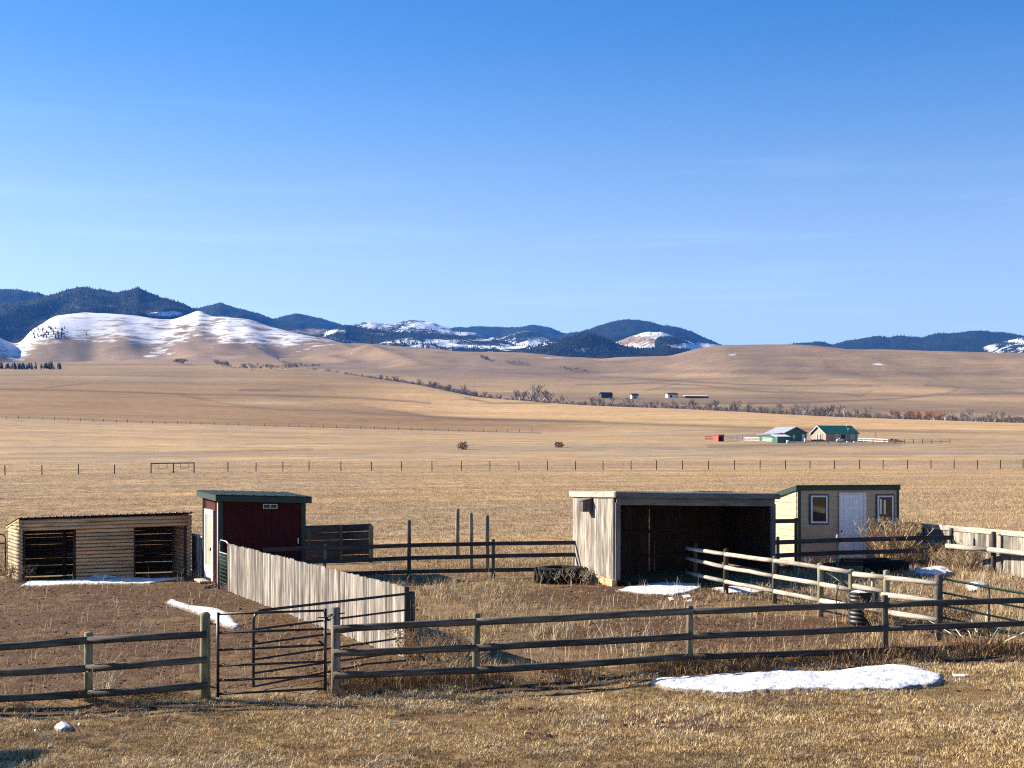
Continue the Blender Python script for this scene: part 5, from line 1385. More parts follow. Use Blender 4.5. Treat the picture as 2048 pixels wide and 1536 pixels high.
# ------------------------------------------------------------------ dry weeds that stand out singly
BUSH = leaf_mat('dry_bush_twigs', [(0.36, 0.235, 0.12), (0.50, 0.35, 0.19), (0.62, 0.46, 0.27)])
BUSHP = leaf_mat('golden_dry_stalks', [(0.46, 0.31, 0.16), (0.62, 0.45, 0.26), (0.74, 0.58, 0.37)])
def weed(name, label, base, n, h0, h1, rad, spread, mat, seed, heads=True, group=None, cat='weed', thick=0.006):
    r = np.random.default_rng(seed); v = []; f = []; hv_ = []; hf_ = []
    def strip(p, q, w):
        d = np.array(q) - np.array(p); s = np.cross(d, (r.normal(), r.normal(), 0.3)); s = s / (np.linalg.norm(s) + 1e-9) * w
        k = len(v); v.extend([tuple(p - s), tuple(p + s), tuple(np.array(q) + s * 0.6), tuple(np.array(q) - s * 0.6)]); f.append((k, k + 1, k + 2, k + 3))
    for i in range(n):
        a = r.uniform(0, 6.283); d = rad * math.sqrt(r.random()); h = r.uniform(h0, h1)
        p0 = np.array((d * math.cos(a), d * math.sin(a), -0.03))
        out = spread * (0.3 + d / max(rad, 1e-3)) * h * r.uniform(0.3, 1.2)
        p1 = p0 + np.array((out * 0.35 * math.cos(a), out * 0.35 * math.sin(a), h * 0.55)); p2 = p0 + np.array((out * math.cos(a) + r.normal(0, 0.04), out * math.sin(a) + r.normal(0, 0.04), h))
        strip(p0, p1, thick); strip(p1, p2, thick * 0.8)
        if heads:
            for j in range(5):
                t = r.uniform(0.45, 1.0); q = p1 + (p2 - p1) * t; b = r.uniform(0, 6.283); l = r.uniform(0.08, 0.22)
                e = q + np.array((l * math.cos(b) * 0.7, l * math.sin(b) * 0.7, l * 0.8)); strip(q, e, thick * 0.6)
                for z in range(2):
                    g = e + r.normal(0, 0.015, 3); k = len(hv_); s = 0.014
                    hv_.extend([tuple(g + (-s, 0, 0)), tuple(g + (s, 0, 0)), tuple(g + (0, s * 0.3, s * 2.4)), tuple(g + (0, -s, s))]); hf_.extend([(k, k + 1, k + 2), (k, k + 1, k + 3)])
    t = thing(name, label, cat, base, group)
    o = obj('stems', mesh('stems', v, f, mat), t, Matrix.Translation(base))
    if hv_: obj('seed_heads', mesh('seed_heads', hv_, hf_, mat), t, Matrix.Translation(base))
    return t
weed('dry_bush', 'tall fan-shaped dry brown weed bush in front of the tan shed', G(1788, 42.6), 170, 0.6, 1.5, 0.48, 0.45, BUSHP, 1, True, cat='bush', thick=0.015)
weed('dry_bush', 'low scrubby dry bush right of the fan-shaped weed bush', G(1858, 41.9), 110, 0.3, 0.75, 0.40, 0.9, BUSH, 2, True, cat='bush')
weed('dry_bush', 'grey-brown scrubby bush at the foot of the right board fence', G(1925, 40.5), 120, 0.25, 0.6, 0.5, 0.9, BUSH, 3, True, cat='bush')
weed('dry_bush', 'dark tangled weeds at the hinge end of the green gate', G(1905, 28.5), 60, 0.2, 0.7, 0.25, 0.9, RUST, 4, True, cat='bush')
weed('dry_bush', 'pale straw clump beside the left front fence post', G(205, 23.5), 40, 0.2, 0.62, 0.18, 0.7, PALE, 5, True, cat='weed')
weed('dry_bush', 'brown weeds climbing the end of the plank fence', G(850, 26.3), 70, 0.2, 0.7, 0.35, 0.7, BUSH, 6, True, cat='weed')
weed('dry_bush', 'dry weeds in the shade right of the plank fence end', G(905, 25.4), 70, 0.2, 0.65, 0.4, 0.7, BUSH, 7, True, cat='weed')
weed('dry_bush', 'tall pale stalks behind the middle of the front fence', G(1110, 26.2), 26, 0.4, 0.95, 0.7, 0.25, PALE, 8, False, cat='weed')
weed('dry_bush', 'straw clump behind the front fence below the open shed', G(1260, 26.8), 40, 0.25, 0.7, 0.5, 0.4, PALE, 9, False, cat='weed')
weed('dry_bush', 'weeds at the foot of the black ribbed barrel', G(1770, 29.3), 60, 0.2, 0.6, 0.3, 0.8, BUSH, 10, True, cat='weed')
weed('dry_bush', 'straw weeds before the big tractor tyre', G(1150, 39.4), 26, 0.15, 0.45, 0.6, 0.8, PALE, 11, True, cat='weed')
weed('dry_bush', 'rust-coloured weeds at the left foot of the log shelter', G(24, 45.6), 70, 0.15, 0.5, 0.5, 0.8, RUST, 12, True, cat='weed')
weed('dry_bush', 'fallen pale branches under the green gate', G(1960, 26.3), 26, 0.15, 0.5, 0.5, 1.8, PALE, 13, False, cat='weed', thick=0.012)

# ------------------------------------------------------------------ wire fence across the pasture
STEEL = plain('rusty_steel_post', (0.055, 0.035, 0.026), (0.035, 0.024, 0.02), rough=0.8)
WPX = [-60, 10, 84, 157, 229, 456, 512, 566, 618, 682, 743, 803, 864, 923, 980, 1038, 1095, 1151, 1206, 1262, 1313, 1365, 1417, 1469, 1520, 1571, 1620, 1669, 1719, 1766, 1815, 1862, 1908, 1955, 2001, 2046, 2092]
WY = lambda px: float(np.interp(px, [-60, 600, 2100], [178, 192, 204]))
wf = thing('wire_fence', 'line of thin dark steel posts with wires across the open pasture', 'fence', G(1038, WY(1038)))
wtops = []
for px_ in WPX:
    b_ = G(px_, WY(px_)); h_ = rr.uniform(1.30, 1.42)
    plank('post', b_ - UP * 0.2, b_ + UP * h_ + Vector((rr.uniform(-0.03, 0.03), 0, 0)), 0.115, 0.09, STEEL, wf, side=(1, 0, 0)); wtops.append((b_, h_))
for px_ in (302, 347, 388):
    b_ = G(px_, WY(px_)); pole('brace_post', b_ - UP * 0.2, b_ + UP * 1.45, 0.085, STEEL, wf, n=8, crook=0.2)
for p0, p1 in ((302, 347), (347, 388)):
    pole('brace_rail', G(p0, WY(p0)) + UP * 1.36, G(p1, WY(p1)) + UP * 1.38, 0.075, STEEL, wf, n=8, crook=0.2)
    for q in (0.35, 0.72):
        a_ = lerp3(G(p0, WY(p0)), G(p1, WY(p1)), q); plank('stay', a_ + UP * 0.62, a_ + UP * 1.30, 0.045, 0.04, STEEL, wf, side=(1, 0, 0))
    tube('brace_wire', [G(p0, WY(p0)) + UP * 0.2, G(p1, WY(p1)) + UP * 1.1], 0.012, STEEL, wf, 4)
    tube('brace_wire', [G(p0, WY(p0)) + UP * 1.1, G(p1, WY(p1)) + UP * 0.2], 0.012, STEEL, wf, 4)
for hh in (0.35, 0.7, 1.1):
    tube('wire', [b_ + UP * hh for b_, h_ in wtops], 0.004, STEEL, wf, 4)
wf2 = thing('wire_fence', 'distant fence of tiny posts along the edge of the orange stubble field', 'fence', G(300, 540))
for i in range(44):
    px_ = 12 + i * 24.5 + rr.uniform(-3, 3)
    b_ = G(px_, 548); plank('post', b_ - UP * 0.2, b_ + UP * rr.uniform(1.1, 1.4), 0.16, 0.14, STEEL, wf2, side=(1, 0, 0))

# ------------------------------------------------------------------ lone shrubs in the pasture
def shrub(name, label, base, w, h, mat, seed, n=300):
    r = np.random.default_rng(seed); v = []; f = []
    for i in range(n):
        a = r.uniform(0, 6.283); z = r.random() ** 0.8; rad = math.sqrt(r.random()) * w * 0.5 * (0.55 + 0.7 * math.sin(min(1, z + 0.2) * 2.6)) * (0.8 + 0.4 * vnoise(np.array([a * 1.3]), np.array([z * 3]), seed)[0])
        p = np.array((rad * math.cos(a), rad * math.sin(a), z * h * (0.7 + 0.5 * vnoise(np.array([a]), np.array([1.0]), seed + 2)[0])))
        u = r.normal(0, 1, 3); u /= np.linalg.norm(u); q = np.cross(u, r.normal(0, 1, 3)); q /= np.linalg.norm(q) + 1e-9; s = w * r.uniform(0.045, 0.09)
        k = len(v); v += [tuple(p - u * s), tuple(p + q * s * 0.7), tuple(p + u * s), tuple(p - q * s * 0.7)]; f.append((k, k + 1, k + 2, k + 3))
    t = thing(name, label, 'shrub', base)
    obj('foliage', mesh('foliage', v, f, mat), t, Matrix.Translation(base))
    tv = []; tf_ = []
    for i in range(7):
        a = i * 0.9; k = len(tv); e = (w * 0.35 * math.cos(a), w * 0.35 * math.sin(a), h * 0.7)
        tv += [(-0.03 * w, 0, -0.1), (0.03 * w, 0, -0.1), e]; tf_.append((k, k + 1, k + 2))
    obj('stem', mesh('stem', tv, tf_, STEEL), t, Matrix.Translation(base))
    return t
SHR = leaf_mat('juniper_scrub', [(0.03, 0.017, 0.009), (0.06, 0.035, 0.017), (0.10, 0.06, 0.03)])
sb1 = GP(925, 899, 100, 600); sb2 = GP(1118, 895, 100, 600)
sc1 = sb1.y / F
shrub('lone_shrub', 'dark rounded shrub alone in the pasture, left of the low tawny one', sb1, 19 * sc1, 15 * sc1, SHR, 1)
shrub('lone_shrub', 'low tawny two-lobed shrub alone in the pasture', sb2, 17 * sb2.y / F, 10 * sb2.y / F, leaf_mat('tawny_scrub', [(0.06, 0.03, 0.015), (0.13, 0.07, 0.033), (0.20, 0.12, 0.06)]), 2)

# ------------------------------------------------------------------ neighbouring farm
FYD = 386.0
GREENB = plain('green_barn_metal', (0.012, 0.11, 0.065), (0.010, 0.09, 0.053), rough=0.5, scale=0.5)
ROOFG = plain('grey_barn_roof', (0.42, 0.44, 0.47), (0.36, 0.38, 0.40), rough=0.45, metallic=0.3, scale=0.6)
HROOF = plain('green_house_roof', (0.02, 0.125, 0.075), (0.016, 0.10, 0.062), rough=0.45, scale=0.6)
HWALL = plain('pinkish_house_siding', (0.33, 0.235, 0.18), (0.28, 0.20, 0.155), rough=0.7, scale=1.2, stretch=(1, 1, 5))
REDP = plain('red_barn_paint', (0.42, 0.065, 0.035), (0.34, 0.05, 0.03), rough=0.7, scale=1)
FWHITE = plain('white_vinyl_fence', (0.78, 0.77, 0.74), (0.7, 0.69, 0.66), rough=0.5, scale=1)
DARKW = plain('dark_opening', (0.02, 0.02, 0.022), rough=0.7)
tf18 = math.radians(18)
FU = Vector((math.cos(tf18), math.sin(tf18), 0)); FB = Vector((-math.sin(tf18), math.cos(tf18), 0))
def gable(name, label, c0, W, D, eave, ridge, wall, roof, along='front', ov=0.45, cat='house'):
    """c0: front-left base corner; W along the front, D in depth; ridge runs along the front or in depth"""
    t = thing(name, label, cat, c0)
    zb_ = c0.z - 0.4
    def q(a, b, h): return Vector((c0.x, c0.y, 0)) + FU * a + FB * b + UP * (c0.z + h)
    if along == 'front':
        slab('wall', [q(0, 0, -0.4), q(W, 0, -0.4), q(W, 0, eave), q(0, 0, eave)], FB * 0.15, wall, t)
        slab('wall', [q(0, D, -0.4), q(W, D, -0.4), q(W, D, eave), q(0, D, eave)], -FB * 0.15, wall, t)
        for a in (0, W - 0.15):
            slab('gable_wall', [q(a, 0.16, -0.4), q(a, D - 0.16, -0.4), q(a, D - 0.16, eave), q(a, D / 2, ridge - 0.05), q(a, 0.16, eave)], FU * 0.15, wall, t)
        sl = (ridge - eave) / (D / 2)
        for s, b0 in ((1, -ov), (-1, D + ov)):
            slab('roof', [q(-ov, b0, eave - sl * ov), q(W + ov, b0, eave - sl * ov), q(W + ov, D / 2, ridge), q(-ov, D / 2, ridge)], UP * 0.14, roof, t)
    else:
        slab('wall', [q(0, 0.16, -0.4), q(0, D - 0.16, -0.4), q(0, D - 0.16, eave), q(0, 0.16, eave)], FU * 0.15, wall, t)
        slab('wall', [q(W, 0.16, -0.4), q(W, D - 0.16, -0.4), q(W, D - 0.16, eave), q(W, 0.16, eave)], -FU * 0.15, wall, t)
        for b in (0, D - 0.15):
            slab('gable_wall', [q(0, b, -0.4), q(W, b, -0.4), q(W, b, eave), q(W / 2, b, ridge - 0.05), q(0, b, eave)], FB * 0.15, wall, t)
        sl = (ridge - eave) / (W / 2)
        for a0 in (-ov, W + ov):
            slab('roof', [q(a0, -ov, eave - sl * ov), q(W / 2, -ov, ridge), q(W / 2, D + ov, ridge), q(a0, D + ov, eave - sl * ov)], UP * 0.14, roof, t)
    return t, q
hc = G(1652, FYD)
house, hq = gable('farm_house', 'pinkish farm house with a bright green metal roof on the plain', hc, 10.4, 8.2, 2.35, 4.5, HWALL, HROOF)
for a0, a1, h0, h1, big in ((3.0, 4.1, 1.2, 1.95, 0), (4.7, 6.4, 0.7, 2.0, 1), (8.1, 9.2, 0.75, 1.95, 0)):
    w_ = slab('window', [hq(a0, -0.03, h0), hq(a1, -0.03, h0), hq(a1, -0.03, h1), hq(a0, -0.03, h1)], -FB * 0.03, DARKW if big else GLASS, house)
    for qd in ([(a0 - 0.12, h0 - 0.12), (a1 + 0.12, h0 - 0.12), (a1 + 0.12, h0), (a0 - 0.12, h0)], [(a0 - 0.12, h1), (a1 + 0.12, h1), (a1 + 0.12, h1 + 0.12), (a0 - 0.12, h1 + 0.12)], [(a0 - 0.12, h0), (a0, h0), (a0, h1), (a0 - 0.12, h1)], [(a1, h0), (a1 + 0.12, h0), (a1 + 0.12, h1), (a1, h1)]):
        slab('frame', [hq(a, -0.07, h) for a, h in qd], -FB * 0.05, HWALL if False else WHITE, w_)
for b0, b1, h0, h1, nm in ((2.2, 3.1, 0.1, 2.05, 'door'), (3.9, 4.7, 0.7, 1.95, 'window')):
    d2 = slab(nm, [hq(-0.03, b0, h0), hq(-0.03, b1, h0), hq(-0.03, b1, h1), hq(-0.03, b0, h1)], -FU * 0.03, DARKW, house)
    slab('frame', [hq(-0.07, b0 - 0.18, h0), hq(-0.07, b0, h0), hq(-0.07, b0, h1 + 0.15), hq(-0.07, b0 - 0.18, h1 + 0.15)], -FU * 0.05, WHITE, d2)
    slab('frame', [hq(-0.07, b1, h0), hq(-0.07, b1 + 0.18, h0), hq(-0.07, b1 + 0.18, h1 + 0.15), hq(-0.07, b1, h1 + 0.15)], -FU * 0.05, WHITE, d2)
slab('bargeboard', [hq(-0.48, -0.45, 1.95), hq(-0.48, 4.1, 4.36), hq(-0.48, 4.1, 4.56), hq(-0.48, -0.45, 2.15)], -FU * 0.05, WHITE, house)
slab('bargeboard', [hq(-0.48, 8.65, 1.95), hq(-0.48, 4.1, 4.36), hq(-0.48, 4.1, 4.56), hq(-0.48, 8.65, 2.15)], -FU * 0.05, WHITE, house)
tube('flue', [hq(8.0, 1.2, 2.9), hq(8.0, 1.2, 3.95)], 0.09, GALV, house, 6)
tube('flue', [hq(9.2, 3.9, 4.4), hq(9.2, 3.9, 4.85)], 0.16, WHITE, house, 6)
bc0 = G(1569.5, FYD + 1.0)
barn, bq = gable('farm_barn', 'dark green barn with a grey metal roof and a lean-to', bc0, 7.1, 11.0, 2.5, 4.1, GREENB, ROOFG, 'depth', cat='barn')
slab('lean_to_wall', [bq(-3.3, 0.3, -0.4), bq(-0.02, 0.3, -0.4), bq(-0.02, 0.3, 2.3), bq(-3.3, 0.3, 2.0)], FB * 0.12, GREENB, barn)
slab('lean_to_wall', [bq(-3.3, 0.45, -0.4), bq(-3.3, 9.5, -0.4), bq(-3.3, 9.5, 2.0), bq(-3.3, 0.45, 2.0)], FU * 0.12, GREENB, barn)
slab('lean_to_roof', [bq(-3.7, 0.0, 2.02), bq(-0.5, 0.0, 2.36), bq(-0.5, 9.9, 2.36), bq(-3.7, 9.9, 2.02)], UP * 0.1, ROOFG, barn)
slab('door', [bq(5.6, -0.03, 0.0), bq(6.4, -0.03, 0.0), bq(6.4, -0.03, 2.0), bq(5.6, -0.03, 2.0)], -FB * 0.04, WHITE, barn)
slab('window', [bq(2.6, -0.03, 0.8), bq(3.3, -0.03, 0.8), bq(3.3, -0.03, 1.9), bq(2.6, -0.03, 1.9)], -FB * 0.04, ROOFG, barn)
sc0 = G(1553, 371.0)
sh = thing('farm_shed', 'small lean-to green shed with a pale roof in front of the barn', 'shed', sc0)
def sq(a, b, h): return sc0 + FU * a + FB * b + UP * h
slab('wall', [sq(0, 0, -0.4), sq(4.0, 0, -0.4), sq(4.0, 0, 1.75), sq(0, 0, 1.75)], FB * 0.1, GREENB, sh)
slab('wall', [sq(0, 0.11, -0.4), sq(0, 2.4, -0.4), sq(0, 2.4, 2.2), sq(0, 0.11, 1.78)], FU * 0.1, GREENB, sh)
slab('wall', [sq(3.9, 0.11, -0.4), sq(3.9, 2.4, -0.4), sq(3.9, 2.4, 2.2), sq(3.9, 0.11, 1.78)], FU * 0.1, GREENB, sh)
slab('wall', [sq(0.1, 2.4, -0.4), sq(3.9, 2.4, -0.4), sq(3.9, 2.4, 2.2), sq(0.1, 2.4, 2.2)], -FB * 0.1, GREENB, sh)
slab('roof', [sq(-0.2, -0.3, 1.72), sq(4.2, -0.3, 1.72), sq(4.2, 2.6, 2.28), sq(-0.2, 2.6, 2.28)], UP * 0.1, WHITE, sh)
slab('corner_trim', [sq(-0.03, -0.03, -0.2), sq(0.3, -0.03, -0.2), sq(0.3, -0.03, 1.72), sq(-0.03, -0.03, 1.72)], -FB * 0.03, WHITE, sh)
rc0 = G(1437, FYD)
rd = thing('red_shelter', 'small bright red open-fronted livestock shelter at the far farm', 'shelter', rc0)
def rq(a, b, h): return rc0 + FU * a + FB * b + UP * h
slab('wall', [rq(0, 0.1, -0.3), rq(0, 3.6, -0.3), rq(0, 3.6, 1.6), rq(0, 0.1, 1.95)], FU * 0.1, REDP, rd)
slab('wall', [rq(1.7, 0.1, -0.3), rq(1.7, 3.6, -0.3), rq(1.7, 3.6, 1.6), rq(1.7, 0.1, 1.95)], FU * 0.1, REDP, rd)
slab('wall', [rq(0.1, 3.6, -0.3), rq(1.7, 3.6, -0.3), rq(1.7, 3.6, 1.6), rq(0.1, 3.6, 1.6)], FB * 0.1, REDP, rd)
slab('front_board', [rq(0, 0, 1.5), rq(1.8, 0, 1.5), rq(1.8, 0, 1.95), rq(0, 0, 1.95)], FB * 0.1, REDP, rd)
slab('roof', [rq(-0.15, -0.3, 1.96), rq(1.95, -0.3, 1.96), rq(1.95, 3.8, 1.6), rq(-0.15, 3.8, 1.6)], UP * 0.07, REDP, rd)
for k in range(2):
    slab('skirt_board', [rq(-0.05, 3.7 + k * 0.0, 0.6 + k * 0.6), rq(-1.6, 5.5, 0.7 + k * 0.6), rq(-1.6, 5.5, 1.0 + k * 0.6), rq(-0.05, 3.7, 0.9 + k * 0.6)], FU * 0.08, REDP, rd)
def farm_fence(label, pts, posts=True, n_rails=3, h=1.25, mat=FWHITE):
    P0 = [G(px, Y) for px, Y in pts]
    t = thing('farm_fence', label, 'fence', P0[0], 'fences around the far farm')
    for A_, B_ in zip(P0[:-1], P0[1:]):
        for k in range(n_rails):
            hh = h * (0.35 + 0.62 * k / max(1, n_rails - 1)); plank('rail', A_ + UP * hh, B_ + UP * hh, 0.13, 0.05, mat, t)
        m = max(1, int((B_ - A_).length / 2.6))
        for i in range(m + 1):
            c_ = lerp3(A_, B_, i / m); plank('post', c_ - UP * 0.2, c_ + UP * h, 0.16, 0.14, mat, t, side=(1, 0, 0))
    return t
farm_fence('long white rail fence from the red shelter back to the barn', [(1446, 398), (1485, 404), (1521, 408)], n_rails=4, h=1.5)
farm_fence('white rail panel left of the green lean-to', [(1488, 385), (1519, 381)], n_rails=3)
farm_fence('white rail panel just left of the small green shed', [(1525, 380), (1551, 372)], n_rails=3)
farm_fence('pale rail fence right of the farm house', [(1716, 384), (1776, 372)], n_rails=2, h=1.0)
farm_fence('thin post and wire fence in front of the farm yard', [(1565, 366), (1680, 366), (1790, 366), (1900, 368)], n_rails=1, h=1.2, mat=W_RAIL)
for px_, Y_, r_, h_, lb in ((1575.5, 369, 0.42, 0.85, 'white drum beside the small green shed'), (1611, 377, 0.38, 1.05, 'white upright drum in front of the dark barn'), (1695, 375, 0.3, 0.4, 'low white tub in the yard before the farm house'), (1709, 374, 0.3, 0.4, 'low white tub right of the other tub in the farm yard')):
    c_ = G(px_, Y_); t = thing('white_drum', lb, 'drum', c_)
    lathe('drum_body', [(0.001, 0.0), (r_, 0.0), (r_ * 1.03, h_ * 0.3), (r_, h_ * 0.34), (r_ * 1.03, h_ * 0.64), (r_, h_ * 0.68), (r_, h_), (r_ * 0.9, h_ * 1.02), (0.001, h_ * 1.02)], c_, WHITE, t, 12)
c_ = G(1679, 376); t = thing('propane_tank', 'white propane tank lying in the yard before the farm house', 'tank', c_)
ax = FU; r_ = 0.42
def cap(nm, cc, axis, prof, par):
    wm = frame(cc, cc + axis); v = []; f = []; n = 12
    for rr_, z in prof:
        for q in range(n): v.append((rr_ * math.cos(6.2832 * q / n), rr_ * math.sin(6.2832 * q / n), z))
    for i in range(len(prof) - 1):
        for q in range(n): f.append((i * n + q, i * n + (q + 1) % n, (i + 1) * n + (q + 1) % n, (i + 1) * n + q))
    return obj(nm, mesh(nm, v, f, WHITE, True), par, wm)
cap('tank_body', c_ + UP * 0.6 - ax * 1.05, ax, [(0.01, 0), (r_ * 0.6, 0.08), (r_ * 0.92, 0.25), (r_, 0.45), (r_, 1.65), (r_ * 0.92, 1.85), (r_ * 0.6, 2.02), (0.01, 2.1)], t)
cap('valve_dome', c_ + UP * 1.0, UP, [(0.16, 0), (0.16, 0.18), (0.01, 0.22)], t)
for s in (-0.6, 0.6): plank('foot', c_ + ax * s - UP * 0.1, c_ + ax * s + UP * 0.25, 0.2, 0.6, W_DARK, t, side=ax)
mc_ = G(1785, 380)
def mound(name, label, c, rx, ry, h, mat):
    v = []; f = []; nr, na = 6, 20
    for i in range(nr + 1):
        for q in range(na):
            a = 6.2832 * q / na; rr_ = i / nr; k = 1 + 0.2 * math.sin(3 * a + 1)
            x_, y_ = c.x + rx * rr_ * k * math.cos(a), c.y + ry * rr_ * math.sin(a)
            v.append((x_, y_, H(x_, y_) + h * (1 - rr_ ** 1.5) * (0.8 + 0.3 * math.sin(5 * a + i)) - 0.05))
    for i in range(nr):
        for q in range(na): f.append((i * na + q, i * na + (q + 1) % na, (i + 1) * na + (q + 1) % na, (i + 1) * na + q))
    return tag(wobj(name, v, f, mat, None, True), label, 'mound')
mound('dirt_mound', 'low brown earth mound right of the farm house', mc_, 4.0, 3.5, 0.95, plain('brown_earth', (0.17, 0.11, 0.07), (0.10, 0.065, 0.04), rough=0.95, scale=1.5, bmp=0.4))
# small conifer by the house
tc_ = G(1751, 381)
tt = thing('young_conifer', 'small green conifer standing right of the farm house', 'tree', tc_)
pole('trunk', tc_ - UP * 0.2, tc_ + UP * 0.8, 0.09, W_RAIL, tt, n=6)
def leafy_cone(name, c, h, r0, mat, seed, par, n=420):
    r = np.random.default_rng(seed); v = []; f = []
    for i in range(n):
        z = r.random() ** 1.3; a = r.uniform(0, 6.283); rad = r0 * (1 - z) * (0.35 + 0.65 * math.sqrt(r.random())) + 0.03
        p = np.array((rad * math.cos(a), rad * math.sin(a), h * z + 0.25)); s = r0 * r.uniform(0.12, 0.25)
        d = np.array((math.cos(a), math.sin(a), -0.25)); q = np.cross(d, (0, 0, 1)) * s * 0.5
        k = len(v); v += [tuple(p - q), tuple(p + q), tuple(p + d * s)]; f.append((k, k + 1, k + 2))
    return obj(name, mesh(name, v, f, mat), par, Matrix.Translation(c))
leafy_cone('crown', tc_, 2.4, 0.75, leaf_mat('young_needles', [(0.04, 0.065, 0.03), (0.08, 0.10, 0.05), (0.12, 0.13, 0.07)]), 3, tt)

# ------------------------------------------------------------------ houses beyond the creek
FAR1 = [(1203, 796, 24, 5.0, 3.6, 6.0, 'dark low house far beyond the creek', DARKW, W_DARK), (1264, 797, 14, 4.5, 3.4, 5.2, 'small pale-walled barn beyond the creek', WHITE, W_DARK), (1336, 795, 22, 6.0, 3.4, 5.2, 'pale barn with a dark roof beyond the creek', FWHITE, W_DARK)]
for px_, py_, wpx, dep, ev, rg, lb, wm_, rm_ in FAR1:
    c_ = GP(px_, py_, 1010, 2200); 
    t, q_ = gable('far_building', lb, c_, wpx * c_.y / F, dep, ev * 0.85, rg * 0.85, wm_, rm_, 'front', cat='building')
    slab('door', [q_(2, -0.05, 0), q_(4, -0.05, 0), q_(4, -0.05, 2.2), q_(2, -0.05, 2.2)], -FB * 0.05, DARKW, t)
c_ = GP(1370, 796, 1010, 2200)
t = thing('far_building', 'long low white-roofed outbuilding beyond the creek', 'building', c_)
slab('wall', [c_ - UP, c_ + FU * 24 - UP, c_ + FU * 24 + UP * 1.8, c_ + UP * 1.8], FB * 5, W_RAIL, t)
slab('roof', [c_ + UP * 1.85 - FB * 0.4, c_ + FU * 24 + UP * 1.85 - FB * 0.4, c_ + FU * 24 + UP * 2.6 + FB * 5.4, c_ + UP * 2.6 + FB * 5.4], UP * 0.2, FWHITE, t)

# ------------------------------------------------------------------ bare trees along the creek
def bare_tree(name, seed, h=1.0, spread=0.42, twigs=3):
    r = random.Random(seed); v = []; f = []; tv = []; tf_ = []
    def limb(p, q, r0, r1, V, Fc):
        d = (q - p).normalized(); x = d.orthogonal().normalized(); y = d.cross(x); k = len(V)
        for c, rad in ((p, r0), (q, r1)):
            for i in range(3):
                a = 2.094 * i; V.append(tuple(c + x * (rad * math.cos(a)) + y * (rad * math.sin(a))))
        for i in range(3): Fc.append((k + i, k + (i + 1) % 3, k + 3 + (i + 1) % 3, k + 3 + i))
    def grow(p, d, l, rad, lev):
        q = p + d * l; limb(p, q, rad, rad * 0.65, v if lev < 2 else tv, f if lev < 2 else tf_)
        if lev >= 4: return
        n = 3 if lev < 3 else 4
        for i in range(n):
            nd = (d + Vector((r.uniform(-1, 1), r.uniform(-1, 1), r.uniform(-0.15, 0.7))) * (0.75 if lev else 0.5)).normalized()
            grow(p + d * l * r.uniform(0.55, 1.0), nd, l * r.uniform(0.55, 0.8), rad * 0.55, lev + 1)
    for s in range(r.choice((1, 1, 2))):
        grow(Vector((r.uniform(-0.03, 0.03), r.uniform(-0.03, 0.03), -0.03)), Vector((r.uniform(-0.15, 0.15), r.uniform(-0.15, 0.15), 1)).normalized(), 0.36, 0.046, 0)
    m = max(z for _, _, z in tv)
    sc = 1.0 / m
    return [(x * sc, y * sc, z * sc) for x, y, z in v], f, [(x * sc, y * sc, z * sc) for x, y, z in tv], tf_
BARK = leaf_mat('grey_bark', [(0.22, 0.20, 0.18), (0.34, 0.31, 0.28), (0.46, 0.43, 0.39)])
TWIG = leaf_mat('grey_twigs', [(0.17, 0.135, 0.11), (0.245, 0.20, 0.165), (0.31, 0.26, 0.22)])
ORNG = leaf_mat('orange_willow_twigs', [(0.30, 0.115, 0.045), (0.44, 0.18, 0.065), (0.36, 0.15, 0.06)])
TREES = []
for i in range(7):
    a, b, c, d = bare_tree('t', 40 + i)
    TREES.append((mesh('trunk', a, b, BARK), mesh('crown', c, d, TWIG), mesh('crown', c, d, ORNG)))
def put_tree(name, label, cat, p, h, kind, group, willow=False):
    t = thing(name, label, cat, p, group)
    rz = Matrix.Rotation(rr.uniform(0, 6.28), 4, 'Z') @ Matrix.Diagonal((h * rr.uniform(0.9, 1.25), h * rr.uniform(0.9, 1.25), h, 1))
    obj('trunk', TREES[kind][0], t, Matrix.Translation(p) @ rz)
    obj('crown', TREES[kind][2 if willow else 1], t, Matrix.Translation(p) @ rz)
    return t
def creek_pt(px, off=0.0):
    Y = float(curve(px, YC)) + off
    x = (px - CX) / F * Y
    return Vector((x, Y, H(x, Y)))
rr2 = random.Random(9)
ct = 0
for i in range(150):
    px_ = 560 + 1490 * ((i + rr2.random()) / 150)
    p = creek_pt(px_, rr2.uniform(-18, 40)); hh = rr2.uniform(6.5, 11.5)
    if 1030 < px_ < 1130: hh *= 1.35
    if px_ < 950: hh *= 1.3
    if 1760 < px_ < 1885: continue
    put_tree('creek_tree', 'bare grey tree in the winding tree line along the creek', 'tree', p, hh, rr2.randrange(7), 'bare trees along the creek')
for px_, hh, off in ((1075, 18, -10), (1085, 15, 5), (1062, 16, 10), (1098, 15, 0), (1043, 13, 0)):
    t = put_tree('creek_tree', 'pale-trunked taller bare tree in the grove at the bend of the creek', 'tree', creek_pt(px_, off), hh, rr2.randrange(7), 'taller bare trees at the creek bend')
for i, px_ in enumerate((1782, 1788, 1794, 1800, 1806, 1812, 1818, 1824, 1830, 1836, 1842, 1848, 1854, 1860, 1866, 1872, 1878, 1826)):
    put_tree('willow_shrub', 'rust-orange leafless willow in the clump along the creek at right', 'tree', creek_pt(px_, rr2.uniform(-12, 8)), rr2.uniform(7, 10), rr2.randrange(7), 'orange willows by the creek', True)
